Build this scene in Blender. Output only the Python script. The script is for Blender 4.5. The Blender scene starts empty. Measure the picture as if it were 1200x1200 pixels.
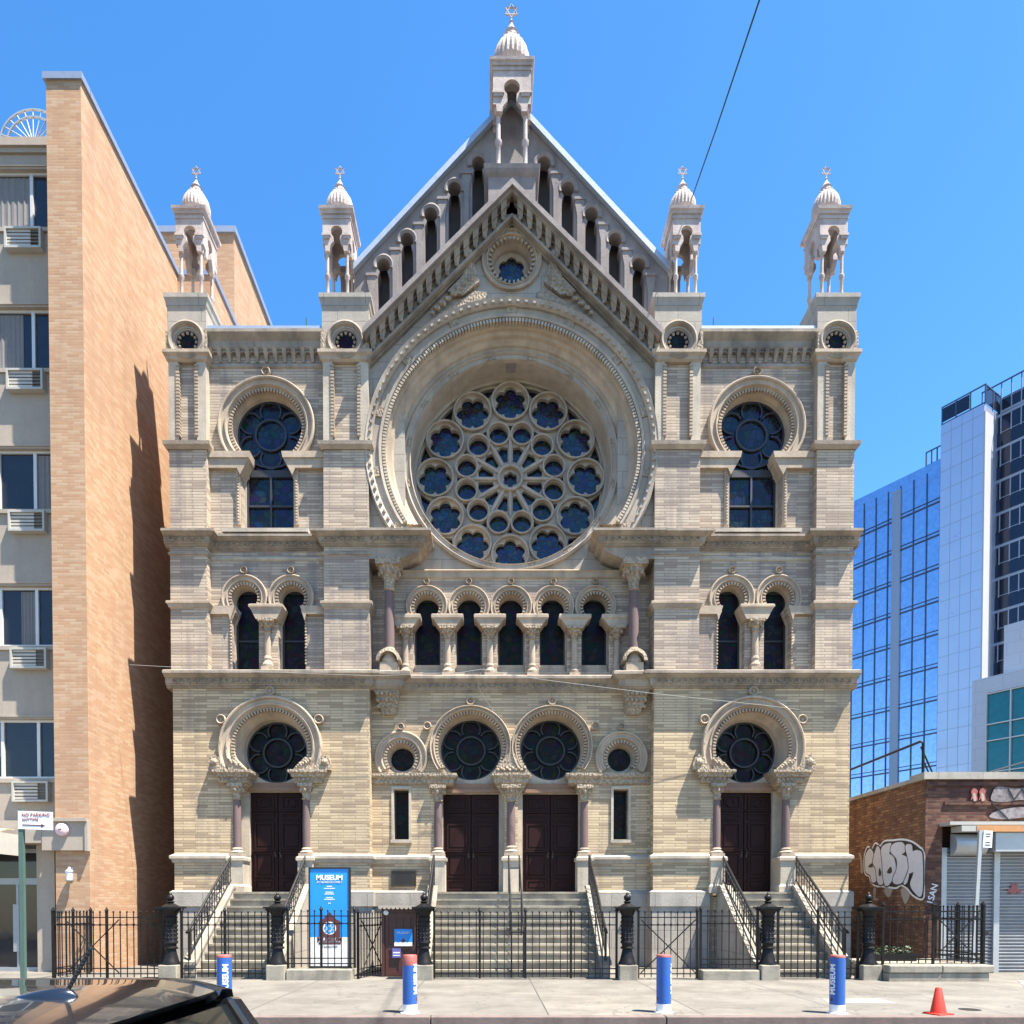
import bpy, bmesh, math, random
from mathutils import Vector, Matrix
from mathutils.geometry import tessellate_polygon
random.seed(7)
R = math.radians
SC = bpy.context.scene
COL = SC.collection

# ------------------------------------------------------------------ materials
def new_mat(name):
    m = bpy.data.materials.new(name); m.use_nodes = True
    nt = m.node_tree; b = nt.nodes['Principled BSDF']
    return m, nt, b
def N(nt, t, **kw):
    n = nt.nodes.new(t)
    for k, v in kw.items():
        if k in n.inputs: n.inputs[k].default_value = v
        else: setattr(n, k, v)
    return n
def mixc(nt, fac, a, b, mode='MIX'):
    n = nt.nodes.new('ShaderNodeMix'); n.data_type = 'RGBA'; n.blend_type = mode
    for s, v in ((n.inputs[0], fac), (n.inputs[6], a), (n.inputs[7], b)):
        if hasattr(v, 'links'): nt.links.new(v, s)
        elif isinstance(v, (tuple, list)): s.default_value = (v[0], v[1], v[2], 1)
        else: s.default_value = v
    return n.outputs[2]
def math_(nt, op, a, b=None, c=None):
    n = nt.nodes.new('ShaderNodeMath'); n.operation = op
    for s, v in zip(n.inputs, (a, b, c)):
        if v is None: continue
        if hasattr(v, 'links'): nt.links.new(v, s)
        else: s.default_value = v
    return n.outputs[0]
def pos(nt): return nt.nodes.new('ShaderNodeNewGeometry').outputs['Position']
def scaled(nt, vec, s):
    n = nt.nodes.new('ShaderNodeVectorMath'); n.operation = 'MULTIPLY'
    nt.links.new(vec, n.inputs[0]); n.inputs[1].default_value = s
    return n.outputs[0]
def noise(nt, vec, scale, detail=4, rough=0.6):
    n = N(nt, 'ShaderNodeTexNoise', Scale=scale, Detail=detail, Roughness=rough)
    nt.links.new(vec, n.inputs['Vector']); return n.outputs['Fac']
def ramp(nt, fac, lo, hi):
    n = nt.nodes.new('ShaderNodeMapRange'); n.inputs[1].default_value = lo; n.inputs[2].default_value = hi
    nt.links.new(fac, n.inputs[0]); return n.outputs[0]
def bump(nt, b, h, strength, dist=0.02):
    n = N(nt, 'ShaderNodeBump', Strength=strength, Distance=dist)
    nt.links.new(h, n.inputs['Height']); nt.links.new(n.outputs[0], b.inputs['Normal'])
def wallcoords(nt, jitter=0.0):
    """world position laid on the wall: (along the wall, height)"""
    g = nt.nodes.new('ShaderNodeNewGeometry')
    sp = nt.nodes.new('ShaderNodeSeparateXYZ'); nt.links.new(g.outputs['Position'], sp.inputs[0])
    sn = nt.nodes.new('ShaderNodeSeparateXYZ'); nt.links.new(g.outputs['True Normal'], sn.inputs[0])
    side = math_(nt, 'GREATER_THAN', math_(nt, 'ABSOLUTE', sn.outputs[0]), 0.72)
    d = math_(nt, 'SUBTRACT', sp.outputs[1], sp.outputs[0])
    a = math_(nt, 'MULTIPLY_ADD', side, d, sp.outputs[0])
    c = nt.nodes.new('ShaderNodeCombineXYZ'); nt.links.new(a, c.inputs[0]); nt.links.new(sp.outputs[2], c.inputs[1])
    return c.outputs[0], g.outputs['Position']

def brick_mat(name, c1, c2, mortar, bw, bh, ms, c3=None, soot=(0.2, 0.19, 0.19), soot_amt=0.5, bumpk=0.6, bias=0.0, rough=0.85, streak=0.5):
    m, nt, b = new_mat(name)
    wc, p = wallcoords(nt)
    br = N(nt, 'ShaderNodeTexBrick', **{'Scale': 1.0, 'Mortar Size': ms, 'Mortar Smooth': 0.3, 'Bias': bias, 'Brick Width': bw, 'Row Height': bh})
    br.inputs['Color1'].default_value = (*c1, 1); br.inputs['Color2'].default_value = (*c2, 1); br.inputs['Mortar'].default_value = (*mortar, 1)
    nt.links.new(wc, br.inputs['Vector'])
    sp = nt.nodes.new('ShaderNodeSeparateXYZ'); nt.links.new(wc, sp.inputs[0])
    row = math_(nt, 'FLOOR', math_(nt, 'DIVIDE', sp.outputs[1], bh))
    odd = math_(nt, 'MODULO', row, 2.0)
    colid = math_(nt, 'FLOOR', math_(nt, 'DIVIDE', math_(nt, 'ADD', sp.outputs[0], math_(nt, 'MULTIPLY_ADD', odd, -.5*bw, .5*bw)), bw))
    cx = nt.nodes.new('ShaderNodeCombineXYZ'); nt.links.new(colid, cx.inputs[0]); nt.links.new(row, cx.inputs[1])
    wn = nt.nodes.new('ShaderNodeTexWhiteNoise'); wn.noise_dimensions = '2D'; nt.links.new(cx.outputs[0], wn.inputs['Vector'])
    cr = nt.nodes.new('ShaderNodeValToRGB'); el = cr.color_ramp.elements
    c3 = c3 or c2; stops = [(0, c1), (.38, tuple(.5*(a+b) for a, b in zip(c1, c2))), (.62, c2), (1-.16*streak-.12, c3), (1.0, c3)]
    el[0].color = (*stops[0][1], 1); el[1].position = 1; el[1].color = (*stops[4][1], 1)
    for ps, c in stops[1:4]: e = el.new(ps); e.color = (*c, 1)
    nt.links.new(wn.outputs['Value'], cr.inputs[0])
    fleck = ramp(nt, noise(nt, scaled(nt, wc, (1.0/bw, 1.0/bh, 1)), 1.0, 3, .6), .3, .75)
    col = mixc(nt, math_(nt, 'MULTIPLY', fleck, .22), cr.outputs[0], tuple(x*.6 for x in c2))
    col = mixc(nt, math_(nt, 'MULTIPLY', br.outputs['Fac'], .8), col, mortar)
    n2 = ramp(nt, noise(nt, p, 0.55, 6, .65), .45, .75)
    n3 = ramp(nt, noise(nt, scaled(nt, p, (2.6, 2.6, .2)), 1.0, 6, .68), .50, .68)
    col = mixc(nt, math_(nt, 'MULTIPLY', n2, soot_amt), col, soot)
    col = mixc(nt, math_(nt, 'MULTIPLY', n3, soot_amt), col, soot)
    nt.links.new(col, b.inputs['Base Color']); b.inputs['Roughness'].default_value = rough
    b.inputs['Specular IOR Level'].default_value = .25
    h = math_(nt, 'ADD', math_(nt, 'MULTIPLY', br.outputs['Fac'], -1.0), math_(nt, 'MULTIPLY', noise(nt, p, 25, 3), .5))
    bump(nt, b, h, bumpk, .012)
    return m
def stone_mat(name, c, dark, sc=1.2, amt=.55, bumpk=.35, fine=18, carved=0.0, blocks=None):
    m, nt, b = new_mat(name)
    p = pos(nt)
    n1 = ramp(nt, noise(nt, p, sc, 6, .65), .42, .72)
    n2 = ramp(nt, noise(nt, scaled(nt, p, (3, 3, .35)), 1.1, 5, .6), .46, .74)
    col = mixc(nt, math_(nt, 'MULTIPLY', n1, amt), c, dark)
    col = mixc(nt, math_(nt, 'MULTIPLY', n2, amt*.9), col, dark)
    col = mixc(nt, math_(nt, 'MULTIPLY', ramp(nt, noise(nt, p, fine, 3), .35, .7), .22), col, tuple(x*.6 for x in c))
    h = noise(nt, p, fine, 5, .7)
    if blocks:
        wc, _ = wallcoords(nt)
        br = N(nt, 'ShaderNodeTexBrick', **{'Scale': 1.0, 'Mortar Size': .012, 'Mortar Smooth': .2, 'Brick Width': blocks[0], 'Row Height': blocks[1]})
        nt.links.new(wc, br.inputs['Vector'])
        col = mixc(nt, math_(nt, 'MULTIPLY', br.outputs['Fac'], .45), col, tuple(x*.5 for x in dark))
        h = math_(nt, 'SUBTRACT', h, br.outputs['Fac'])
    if carved:
        v = N(nt, 'ShaderNodeTexVoronoi', Scale=15.0); nt.links.new(p, v.inputs['Vector'])
        w = N(nt, 'ShaderNodeTexWave', Scale=4.0, Distortion=9.0, Detail=2.0); nt.links.new(p, w.inputs['Vector'])
        h = math_(nt, 'ADD', math_(nt, 'MULTIPLY', v.outputs['Distance'], -2.2), math_(nt, 'MULTIPLY', w.outputs['Fac'], 1.0))
        col = mixc(nt, math_(nt, 'MULTIPLY', ramp(nt, v.outputs['Distance'], .3, .7), .5), col, tuple(x*.55 for x in dark))
    nt.links.new(col, b.inputs['Base Color']); b.inputs['Roughness'].default_value = .85
    b.inputs['Specular IOR Level'].default_value = .25
    bump(nt, b, h, bumpk, .02)
    return m
def plain(name, c, rough=.6, metal=0, var=.25, sc=6, spec=.5, bumpk=.0, coat=0, dirt=None):
    m, nt, b = new_mat(name)
    p = pos(nt)
    n1 = ramp(nt, noise(nt, p, sc, 5, .65), .35, .7)
    col = mixc(nt, math_(nt, 'MULTIPLY', n1, var), c, dirt or tuple(x*.55 for x in c))
    nt.links.new(col, b.inputs['Base Color'])
    r2 = math_(nt, 'MULTIPLY_ADD', noise(nt, p, sc*1.7, 4), .25, max(rough-.12, .0))
    nt.links.new(r2, b.inputs['Roughness'])
    b.inputs['Metallic'].default_value = metal; b.inputs['Specular IOR Level'].default_value = spec
    b.inputs['Coat Weight'].default_value = coat; b.inputs['Coat Roughness'].default_value = .03
    if bumpk: bump(nt, b, noise(nt, p, sc*4, 4), bumpk, .01)
    return m
def glass_mat(name, c, rough=.1, spec=.5, lead=None, metal=0.0, wob=.15, wsc=1.5):
    m, nt, b = new_mat(name)
    p = pos(nt)
    col = mixc(nt, noise(nt, p, 3.0, 3), c, tuple(x*.5 for x in c))
    if lead:
        wc, _ = wallcoords(nt)
        v = N(nt, 'ShaderNodeTexVoronoi', Scale=lead, feature='DISTANCE_TO_EDGE'); nt.links.new(wc, v.inputs['Vector'])
        v2 = N(nt, 'ShaderNodeTexVoronoi', Scale=lead); nt.links.new(wc, v2.inputs['Vector'])
        col = mixc(nt, .75, col, mixc(nt, 1.0, tuple(min(1, x*2.2) for x in c), v2.outputs['Color'], 'MULTIPLY'))
        col = mixc(nt, math_(nt, 'LESS_THAN', v.outputs['Distance'], .06), col, (.006, .006, .008))
    nt.links.new(col, b.inputs['Base Color']); b.inputs['Roughness'].default_value = rough
    b.inputs['Specular IOR Level'].default_value = spec; b.inputs['Metallic'].default_value = metal
    bump(nt, b, noise(nt, p, wsc, 2), wob, .02)
    return m

M = {}
M['brick'] = brick_mat('buff_brick', (.60, .47, .30), (.52, .40, .25), (.28, .215, .145), .66, .074, .011, c3=(.36, .27, .17), soot=(.22, .172, .135), soot_amt=.55, bumpk=.6, streak=.7)
M['brick_up'] = brick_mat('hazed_buff_brick', (.535, .44, .335), (.465, .375, .28), (.25, .20, .155), .66, .074, .011, c3=(.33, .26, .20), soot=(.19, .16, .155), soot_amt=.65, bumpk=.6, streak=.7)  # upper-stage copy of the ground brick, with grey haze put into its colour
M['dark_terra'] = stone_mat('niche_shade_terracotta', (.16, .14, .14), (.08, .07, .07))  # dark tone paints the shade inside the gallery niches
M['stone'] = stone_mat('buff_stone', (.50, .435, .34), (.22, .19, .165), amt=.65)
M['soiled_shaded'] = stone_mat('soiled_shaded_stone', (.36, .30, .235), (.11, .095, .085), amt=.8, bumpk=.4)  # cornice stone: soiling plus the shade under ledges, both put into the colour
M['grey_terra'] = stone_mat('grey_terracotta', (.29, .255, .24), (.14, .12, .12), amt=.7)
M['grey_buff'] = stone_mat('grey_buff_stone', (.42, .365, .30), (.2, .17, .145), amt=.6)  # greyer, darker tone of the buff stone for the rose window surround
M['carved'] = stone_mat('carved_stone', (.44, .355, .255), (.21, .165, .13), carved=.5)
M['terracotta'] = stone_mat('terracotta', (.46, .37, .275), (.19, .15, .125), amt=.65)
M['ashlar'] = stone_mat('ashlar_stone', (.40, .355, .30), (.23, .2, .175), blocks=(.9, .45), amt=.55)
M['grey_stone'] = stone_mat('grey_stone', (.40, .365, .31), (.2, .18, .16), blocks=(1.1, .5))
M['purple'] = stone_mat('purple_granite', (.17, .118, .112), (.10, .075, .072), fine=40, amt=.4, bumpk=.1)
M['white_terra'] = stone_mat('pale_terracotta', (.52, .44, .40), (.23, .19, .18), amt=.65, sc=2.5)
M['step'] = stone_mat('step_stone', (.34, .305, .24), (.13, .115, .095), sc=2.2, amt=.75)
M['door_wood'] = plain('dark_door_wood', (.026, .009, .008), .55, var=.5, sc=9, spec=.15)
M['brown_wood'] = plain('brown_wood', (.075, .022, .014), .45, var=.5, sc=9)
M['lintel'] = plain('lintel_wood', (.26, .15, .09), .6)
M['glass_hi'] = glass_mat('blue_window_glass', (.010, .015, .032), .14, .4, lead=5.0, wob=.3)
M['glass_rose'] = glass_mat('rose_window_glass', (.016, .026, .055), .13, .5, lead=7.0, wob=.35)
M['glass_lo'] = glass_mat('dark_window_glass', (.012, .010, .012), .35, .10, lead=6.0)
M['lead'] = plain('window_tracery', (.028, .028, .034), .5)
M['lead_lo'] = plain('dark_tracery', (.012, .011, .011), .5)
M['flash'] = plain('zinc_flashing', (.36, .42, .50), .45, metal=.3)
M['roof'] = plain('slate_roof', (.12, .12, .14), .7)
M['iron'] = plain('black_iron', (.007, .007, .008), .42, metal=.0, var=.6, spec=.22, dirt=(.022, .018, .016))
M['iron_grey'] = plain('worn_iron', (.018, .018, .02), .42, metal=.2)
M['bronze'] = plain('bronze', (.06, .05, .04), .45, metal=.6)
M['lbrick'] = brick_mat('tan_norman_brick', (.47, .29, .17), (.405, .235, .135), (.38, .265, .18), .29, .07, .006, c3=(.49, .33, .21), soot=(.30, .185, .125), soot_amt=.35, bumpk=.35, streak=1.3)
M['conc'] = stone_mat('grey_concrete', (.40, .335, .27), (.25, .21, .17), amt=.3, bumpk=.1)
M['wframe'] = plain('pale_metal_frame', (.62, .60, .57), .4, metal=.1, var=.15)
M['wglass'] = glass_mat('window_glass', (.03, .03, .035), .06, .5)
M['curtain'] = plain('curtain', (.20, .19, .185), .9)
M['grille'] = plain('ac_grille', (.48, .44, .38), .5, var=.2)
M['grille_dark'] = plain('ac_dark', (.16, .14, .12), .6)
M['rbrick'] = brick_mat('old_red_brick', (.14, .06, .04), (.085, .032, .025), (.10, .075, .06), .21, .075, .011, c3=(.20, .095, .06), soot=(.05, .03, .028), soot_amt=.5, bumpk=.8)
M['rbrick_o'] = brick_mat('orange_brick', (.28, .135, .06), (.17, .075, .04), (.09, .065, .05), .21, .075, .011, c3=(.36, .19, .085), soot=(.07, .035, .03), soot_amt=.65, bumpk=.8)
M['shutter'] = plain('steel_shutter', (.32, .33, .35), .42, metal=.35, var=.3, sc=3)
M['steel_white'] = plain('painted_steel', (.44, .42, .37), .45, var=.2)
M['rust'] = plain('rusty_orange_steel', (.55, .26, .10), .6, var=.4)
M['tower_glass'] = glass_mat('curtain_wall_glass', (.52, .66, .92), .05, .6, metal=.9, wob=.04, wsc=.6)
M['tower_mull'] = plain('mullion', (.07, .10, .16), .4, metal=.3)
M['tower_fin'] = plain('grey_pilaster', (.30, .34, .42), .4, metal=.3)
M['tower_panel'] = plain('silver_panel', (.50, .55, .68), .32, metal=.55, var=.08, sc=.5)
M['tower_white'] = plain('white_panel', (.42, .42, .44), .5, var=.08, sc=.5)
M['tower_dark'] = glass_mat('dark_tower_glass', (.04, .05, .08), .06, .5, metal=.5, wob=.05, wsc=.6)
M['teal'] = glass_mat('teal_glass', (.03, .20, .22), .1, .5, metal=.35)
M['pale_panel'] = stone_mat('pale_panel', (.56, .58, .62), (.45, .46, .5), amt=.2, bumpk=.05, blocks=(1.4, .8))
M['side'] = None
M['curb'] = stone_mat('curb_stone', (.20, .15, .13), (.08, .062, .056), fine=30)
M['blue'] = plain('blue_paint', (.02, .10, .38), .4, var=.45, sc=11, spec=.45, dirt=(.07, .12, .24))
M['redpaint'] = plain('faded_red_paint', (.36, .10, .085), .6, var=.7, sc=16)
M['white'] = plain('white_paint', (.78, .77, .75), .5, var=.1)
M['signblue'] = plain('sign_blue', (.012, .26, .72), .4, var=.05)
M['cream_ink'] = plain('cream_ink', (.80, .78, .55), .6, var=.05)
M['maroon'] = plain('maroon_ink', (.10, .03, .035), .6, var=.1)
M['black'] = plain('black_paint', (.012, .012, .013), .5)
M['orange'] = plain('cone_orange', (.72, .035, .015), .55, var=.35, sc=14, dirt=(.30, .05, .03))
M['green_steel'] = plain('green_sign_post', (.10, .16, .13), .5, metal=.3)
M['galv'] = plain('galvanised_steel', (.45, .46, .46), .5, metal=.5)
M['silver'] = plain('silver_spray', (.66, .65, .66), .5, var=.3, sc=8)
M['carpaint'] = plain('grey_car_paint', (.035, .042, .055), .22, metal=.75, var=.1, sc=2, coat=1.0)
M['carglass'] = glass_mat('car_glass', (.01, .012, .012), .03, .5, wob=0.0)
M['rubber'] = plain('rubber', (.015, .015, .015), .7)
M['chrome'] = plain('chrome', (.6, .6, .6), .15, metal=1.0, var=.05)
M['taillight'] = plain('red_lens', (.35, .01, .01), .15)
M['pink'] = plain('pink_bell', (.72, .50, .50), .35, var=.1)
M['lampglass'] = plain('frosted_glass', (.75, .75, .75), .3, var=.05)
M['worn_spray'] = plain('worn_spray', (.26, .24, .24), .7, var=.9, sc=9, dirt=(.09, .05, .045))
M['wire'] = plain('cable', (.02, .025, .03), .6)
M['wire_pale'] = plain('pale_cable', (.34, .33, .31), .6)
M['leaf'] = plain('dark_leaf', (.05, .08, .035), .6, var=.5)

def sidewalk_mat():
    m, nt, b = new_mat('concrete_sidewalk')
    p = pos(nt)
    br = N(nt, 'ShaderNodeTexBrick', **{'Scale': 1.0, 'Mortar Size': .013, 'Mortar Smooth': .1, 'Brick Width': 2.35, 'Row Height': 2.7, 'offset': 0.0})
    br.inputs['Color1'].default_value = (.205, .187, .155, 1); br.inputs['Color2'].default_value = (.165, .152, .13, 1); br.inputs['Mortar'].default_value = (.05, .047, .043, 1)
    sh = nt.nodes.new('ShaderNodeVectorMath'); sh.operation = 'ADD'; nt.links.new(p, sh.inputs[0]); sh.inputs[1].default_value = (1.47, .0, 0)
    nt.links.new(sh.outputs[0], br.inputs['Vector'])
    col = br.outputs['Color']
    col = mixc(nt, math_(nt, 'MULTIPLY', ramp(nt, noise(nt, p, .9, 7, .7), .40, .68), .85), col, (.095, .085, .07))
    col = mixc(nt, math_(nt, 'MULTIPLY', ramp(nt, noise(nt, p, 7, 5, .75), .52, .72), .45), col, (.11, .1, .088))
    gum = N(nt, 'ShaderNodeTexVoronoi', Scale=4.2); nt.links.new(p, gum.inputs['Vector'])
    col = mixc(nt, math_(nt, 'MULTIPLY', math_(nt, 'LESS_THAN', gum.outputs['Distance'], .085), .5), col, (.06, .055, .05))
    cr = N(nt, 'ShaderNodeTexVoronoi', Scale=.55, feature='DISTANCE_TO_EDGE')
    dv = nt.nodes.new('ShaderNodeVectorMath'); dv.operation = 'ADD'; nt.links.new(p, dv.inputs[0])
    nn = N(nt, 'ShaderNodeTexNoise', Scale=1.4, Detail=5.0); nt.links.new(p, nn.inputs['Vector']); nt.links.new(nn.outputs['Color'], dv.inputs[1])
    nt.links.new(dv.outputs[0], cr.inputs['Vector'])
    col = mixc(nt, math_(nt, 'MULTIPLY', math_(nt, 'LESS_THAN', cr.outputs['Distance'], .006), .55), col, (.06, .055, .05))
    nt.links.new(col, b.inputs['Base Color']); b.inputs['Roughness'].default_value = .9
    bump(nt, b, noise(nt, p, 40, 4), .25, .01)
    return m
M['side'] = sidewalk_mat()
M['asphalt'] = stone_mat('asphalt', (.065, .065, .066), (.04, .04, .04), fine=60, bumpk=.5)

# ------------------------------------------------------------------ mesh helpers
class MB:
    def __init__(s, mir=1): s.bm = bmesh.new(); s.mir = mir
    def v(s, x, y, z): return s.bm.verts.new((s.mir*x, y, z))
    def face(s, vs):
        try: return s.bm.faces.new(vs)
        except ValueError: return None
    def box(s, x0, x1, y0, y1, z0, z1):
        a = [s.v(x, y, z) for z in (z0, z1) for y in (y0, y1) for x in (x0, x1)]
        for q in ((0,1,3,2), (4,6,7,5), (0,4,5,1), (2,3,7,6), (0,2,6,4), (1,5,7,3)): s.face([a[i] for i in q])
        return s
    def hexa(s, p):
        a = [s.v(*q) for q in p]
        for q in ((0,1,3,2), (4,6,7,5), (0,4,5,1), (2,3,7,6), (0,2,6,4), (1,5,7,3)): s.face([a[i] for i in q])
        return s
    def plate(s, outer, holes, y0, y1):
        """polygon in (x,z) with holes, from depth y0 to y1"""
        loops = [outer] + list(holes)
        pts = [Vector((p[0], p[1], 0)) for l in loops for p in l]
        tris = tessellate_polygon([[Vector((p[0], p[1], 0)) for p in l] for l in loops])
        f = [s.v(p.x, y0, p.y) for p in pts]; k = [s.v(p.x, y1, p.y) for p in pts]
        for t in tris:
            s.face([f[i] for i in t]); s.face([k[i] for i in t][::-1])
        o = 0
        for l in loops:
            n = len(l)
            for i in range(n):
                j = (i+1) % n
                s.face([f[o+i], f[o+j], k[o+j], k[o+i]])
            o += n
        return s
    def xpoly(s, poly, x0, x1):
        """polygon in (y,z) extruded along x"""
        a = [s.v(x0, p[0], p[1]) for p in poly]; b = [s.v(x1, p[0], p[1]) for p in poly]
        tris = tessellate_polygon([[Vector((p[0], p[1], 0)) for p in poly]])
        for t in tris: s.face([a[i] for i in t]); s.face([b[i] for i in t][::-1])
        n = len(poly)
        for i in range(n):
            j = (i+1) % n; s.face([a[i], a[j], b[j], b[i]])
        return s
    def mould(s, x0, x1, yf, yb, prof, left=True, right=True):
        """profile [(out, z)] wrapped round front and both returns; closed top/bottom/back"""
        rings = []
        for o, z in prof:
            l = o if left else 0; r = o if right else 0
            rings.append([s.v(x0-l, yb, z), s.v(x0-l, yf-o, z), s.v(x1+r, yf-o, z), s.v(x1+r, yb, z)])
        for a, b in zip(rings, rings[1:]):
            for i in range(4):
                j = (i+1) % 4; s.face([a[i], a[j], b[j], b[i]])
        s.face(rings[0][::-1]); s.face(rings[-1])
        return s
    def arc(s, cx, cz, prof, a0, a1, n, closed=False):
        """closed profile [(r, y)] swept round (cx,cz) from a0 to a1 degrees"""
        rings = []
        cnt = n if closed else n+1
        for i in range(cnt):
            a = R(a0 + (a1-a0)*i/n); c, q = math.cos(a), math.sin(a)
            rings.append([s.v(cx+r*c, y, cz+r*q) for r, y in prof])
        m = len(prof)
        pairs = list(zip(rings, rings[1:])) + ([(rings[-1], rings[0])] if closed else [])
        for a, b in pairs:
            for i in range(m):
                j = (i+1) % m; s.face([a[i], a[j], b[j], b[i]])
        if not closed: s.face(rings[0]); s.face(rings[-1][::-1])
        return s
    def lathe(s, cx, cy, prof, n=16):
        rings = []
        for r, z in prof:
            rings.append([s.v(cx+r*math.cos(2*math.pi*i/n), cy+r*math.sin(2*math.pi*i/n), z) for i in range(n)])
        for a, b in zip(rings, rings[1:]):
            for i in range(n):
                j = (i+1) % n; s.face([a[i], a[j], b[j], b[i]])
        s.face(rings[0][::-1]); s.face(rings[-1])
        return s
    def tube(s, pts, r, n=8):
        pts = [Vector(p) for p in pts]; rings = []
        for i, p in enumerate(pts):
            d = (pts[min(i+1, len(pts)-1)] - pts[max(i-1, 0)]).normalized()
            up = Vector((0, 0, 1)) if abs(d.z) < .9 else Vector((1, 0, 0))
            a = d.cross(up).normalized(); b = a.cross(d)
            rr = r[i] if isinstance(r, (list, tuple)) else r
            rings.append([s.v(*(p + a*rr*math.cos(2*math.pi*k/n+math.pi/4) + b*rr*math.sin(2*math.pi*k/n+math.pi/4))) for k in range(n)])
        for a, b in zip(rings, rings[1:]):
            for i in range(n):
                j = (i+1) % n; s.face([a[i], a[j], b[j], b[i]])
        s.face(rings[0][::-1]); s.face(rings[-1])
        return s
    def ball(s, c, r, sz=1.0):
        return s.lathe(c[0], c[1], [(max(r*math.cos(R(a)), .0005), c[2]+sz*r*math.sin(R(a))) for a in (-90, -60, -30, 0, 30, 60, 90)], 8)
    def build(s, name, mat, parent=None, smooth=False, loc=None, bevel=0):
        bm = s.bm
        bmesh.ops.remove_doubles(bm, verts=bm.verts, dist=1e-5) if bevel else None
        bmesh.ops.recalc_face_normals(bm, faces=bm.faces)
        if bevel:
            es = [e for e in bm.edges if len(e.link_faces) == 2 and e.calc_face_angle(0) > .6]
            bmesh.ops.bevel(bm, geom=es, offset=bevel, segments=2, profile=.5, affect='EDGES', clamp_overlap=True)
        me = bpy.data.meshes.new(name); bm.to_mesh(me); bm.free()
        if smooth:
            for p in me.polygons: p.use_smooth = True
            me.set_sharp_from_angle(angle=R(40))
        me.materials.append(M[mat] if isinstance(mat, str) else mat)
        o = bpy.data.objects.new(name, me); COL.objects.link(o)
        if parent: o.parent = parent
        if loc: o.location = loc
        return o
def thing(name, label, cat, loc=(0, 0, 0), rz=0, group=None):
    o = bpy.data.objects.new(name, None); COL.objects.link(o); o.empty_display_size = .2
    o.location = loc; o.rotation_euler = (0, 0, rz); o['label'] = label; o['category'] = cat
    if group: o['group'] = group
    return o
def tag(o, label, cat, group=None):
    o['label'] = label; o['category'] = cat
    if group: o['group'] = group
    return o
def structure(o): o['kind'] = 'structure'; return o
def dup(root, loc, rz=None, label=None):
    r = root.copy(); COL.objects.link(r); r.location = loc
    if rz is not None: r.rotation_euler = (0, 0, rz)
    if label: r['label'] = label
    for ch in list(root.children):
        c = ch.copy(); COL.objects.link(c); c.parent = r
        for g in list(ch.children):
            d = g.copy(); COL.objects.link(d); d.parent = c
    return r
def circ(cx, cz, r, n=48, a0=0):
    return [(cx+r*math.cos(R(a0)+2*math.pi*i/n), cz+r*math.sin(R(a0)+2*math.pi*i/n)) for i in range(n)]
def foil(cx, cz, R0, r, k=6, a0=90, n=10):
    """cusped opening: k round lobes of radius r centred at R0"""
    pts = []
    d = R0*math.sin(math.pi/k)
    rho = R0*math.cos(math.pi/k)+math.sqrt(max(r*r-d*d, 0))
    half = math.degrees(math.atan2(rho*math.sin(math.pi/k), rho*math.cos(math.pi/k)-R0))
    for i in range(k):
        ang = a0+360*i/k
        lx, lz = cx+R0*math.cos(R(ang)), cz+R0*math.sin(R(ang))
        s0, s1 = ang-half, ang+half
        for j in range(n-1):
            t = R(s0+(s1-s0)*j/(n-1)); pts.append((lx+r*math.cos(t), lz+r*math.sin(t)))
    return pts
def rect(x0, x1, z0, z1): return [(x0, z0), (x1, z0), (x1, z1), (x0, z1)]
def keyhole(cx, cz, r, neck, hw, zb, zi, n=40):
    zj = cz - math.sqrt(r*r-neck*neck); a = math.degrees(math.asin((zj-cz)/r))
    pts = [(cx-hw, zb), (cx+hw, zb), (cx+hw, zi), (cx+neck, zj-.02)]
    for i in range(n+1):
        t = R(a + (180-2*a)*i/n); pts.append((cx+r*math.cos(t), cz+r*math.sin(t)))
    pts += [(cx-neck, zj-.02), (cx-hw, zi)]
    return pts
def text_obj(body, size, mat, name, parent=None, ext=.004, offset=0.0, align='CENTER', fn=None, loc=None, rot=None):
    cu = bpy.data.curves.new('lettering', 'FONT'); cu.body = body; cu.size = size; cu.extrude = ext; cu.offset = offset
    cu.align_x = align; cu.align_y = 'CENTER'; cu.resolution_u = 4; cu.space_line = .9
    t = bpy.data.objects.new('lettering', cu); COL.objects.link(t)
    dg = bpy.context.evaluated_depsgraph_get(); dg.update()
    me = bpy.data.meshes.new_from_object(t.evaluated_get(dg))
    bpy.data.objects.remove(t); bpy.data.curves.remove(cu)
    me.name = name
    if fn is not None:                          # cut lettering into slices so that it can bend
        bm = bmesh.new(); bm.from_mesh(me); ys = [v.co.y for v in bm.verts]; y = min(ys)+.006
        while y < max(ys): bmesh.ops.bisect_plane(bm, geom=bm.verts[:]+bm.edges[:]+bm.faces[:], plane_co=(0, y, 0), plane_no=(0, 1, 0)); y += .006
        bm.to_mesh(me); bm.free()
    for v in me.vertices:                       # stand it up: text x -> x, text y -> z, text z -> -y
        x, y, z = v.co; v.co = (x, -z, y) if fn is None else fn(x, y, z)
    me.materials.clear(); me.materials.append(M[mat])
    o = bpy.data.objects.new(name, me); COL.objects.link(o)
    if parent: o.parent = parent
    if loc: o.location = loc
    if rot: o.rotation_euler = rot
    return o
#==SYN==
# ================================================================== the synagogue: u along the front, v into it, z up
UC, Y0 = .56, 19.5
SYN = thing('synagogue', 'buff brick Moorish synagogue with round rose window under a pointed gable', 'synagogue', (UC, Y0, 0))
def P(name, mb, mat, parent=None, **k): return mb.build(name, mat, parent or SYN, **k)

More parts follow.
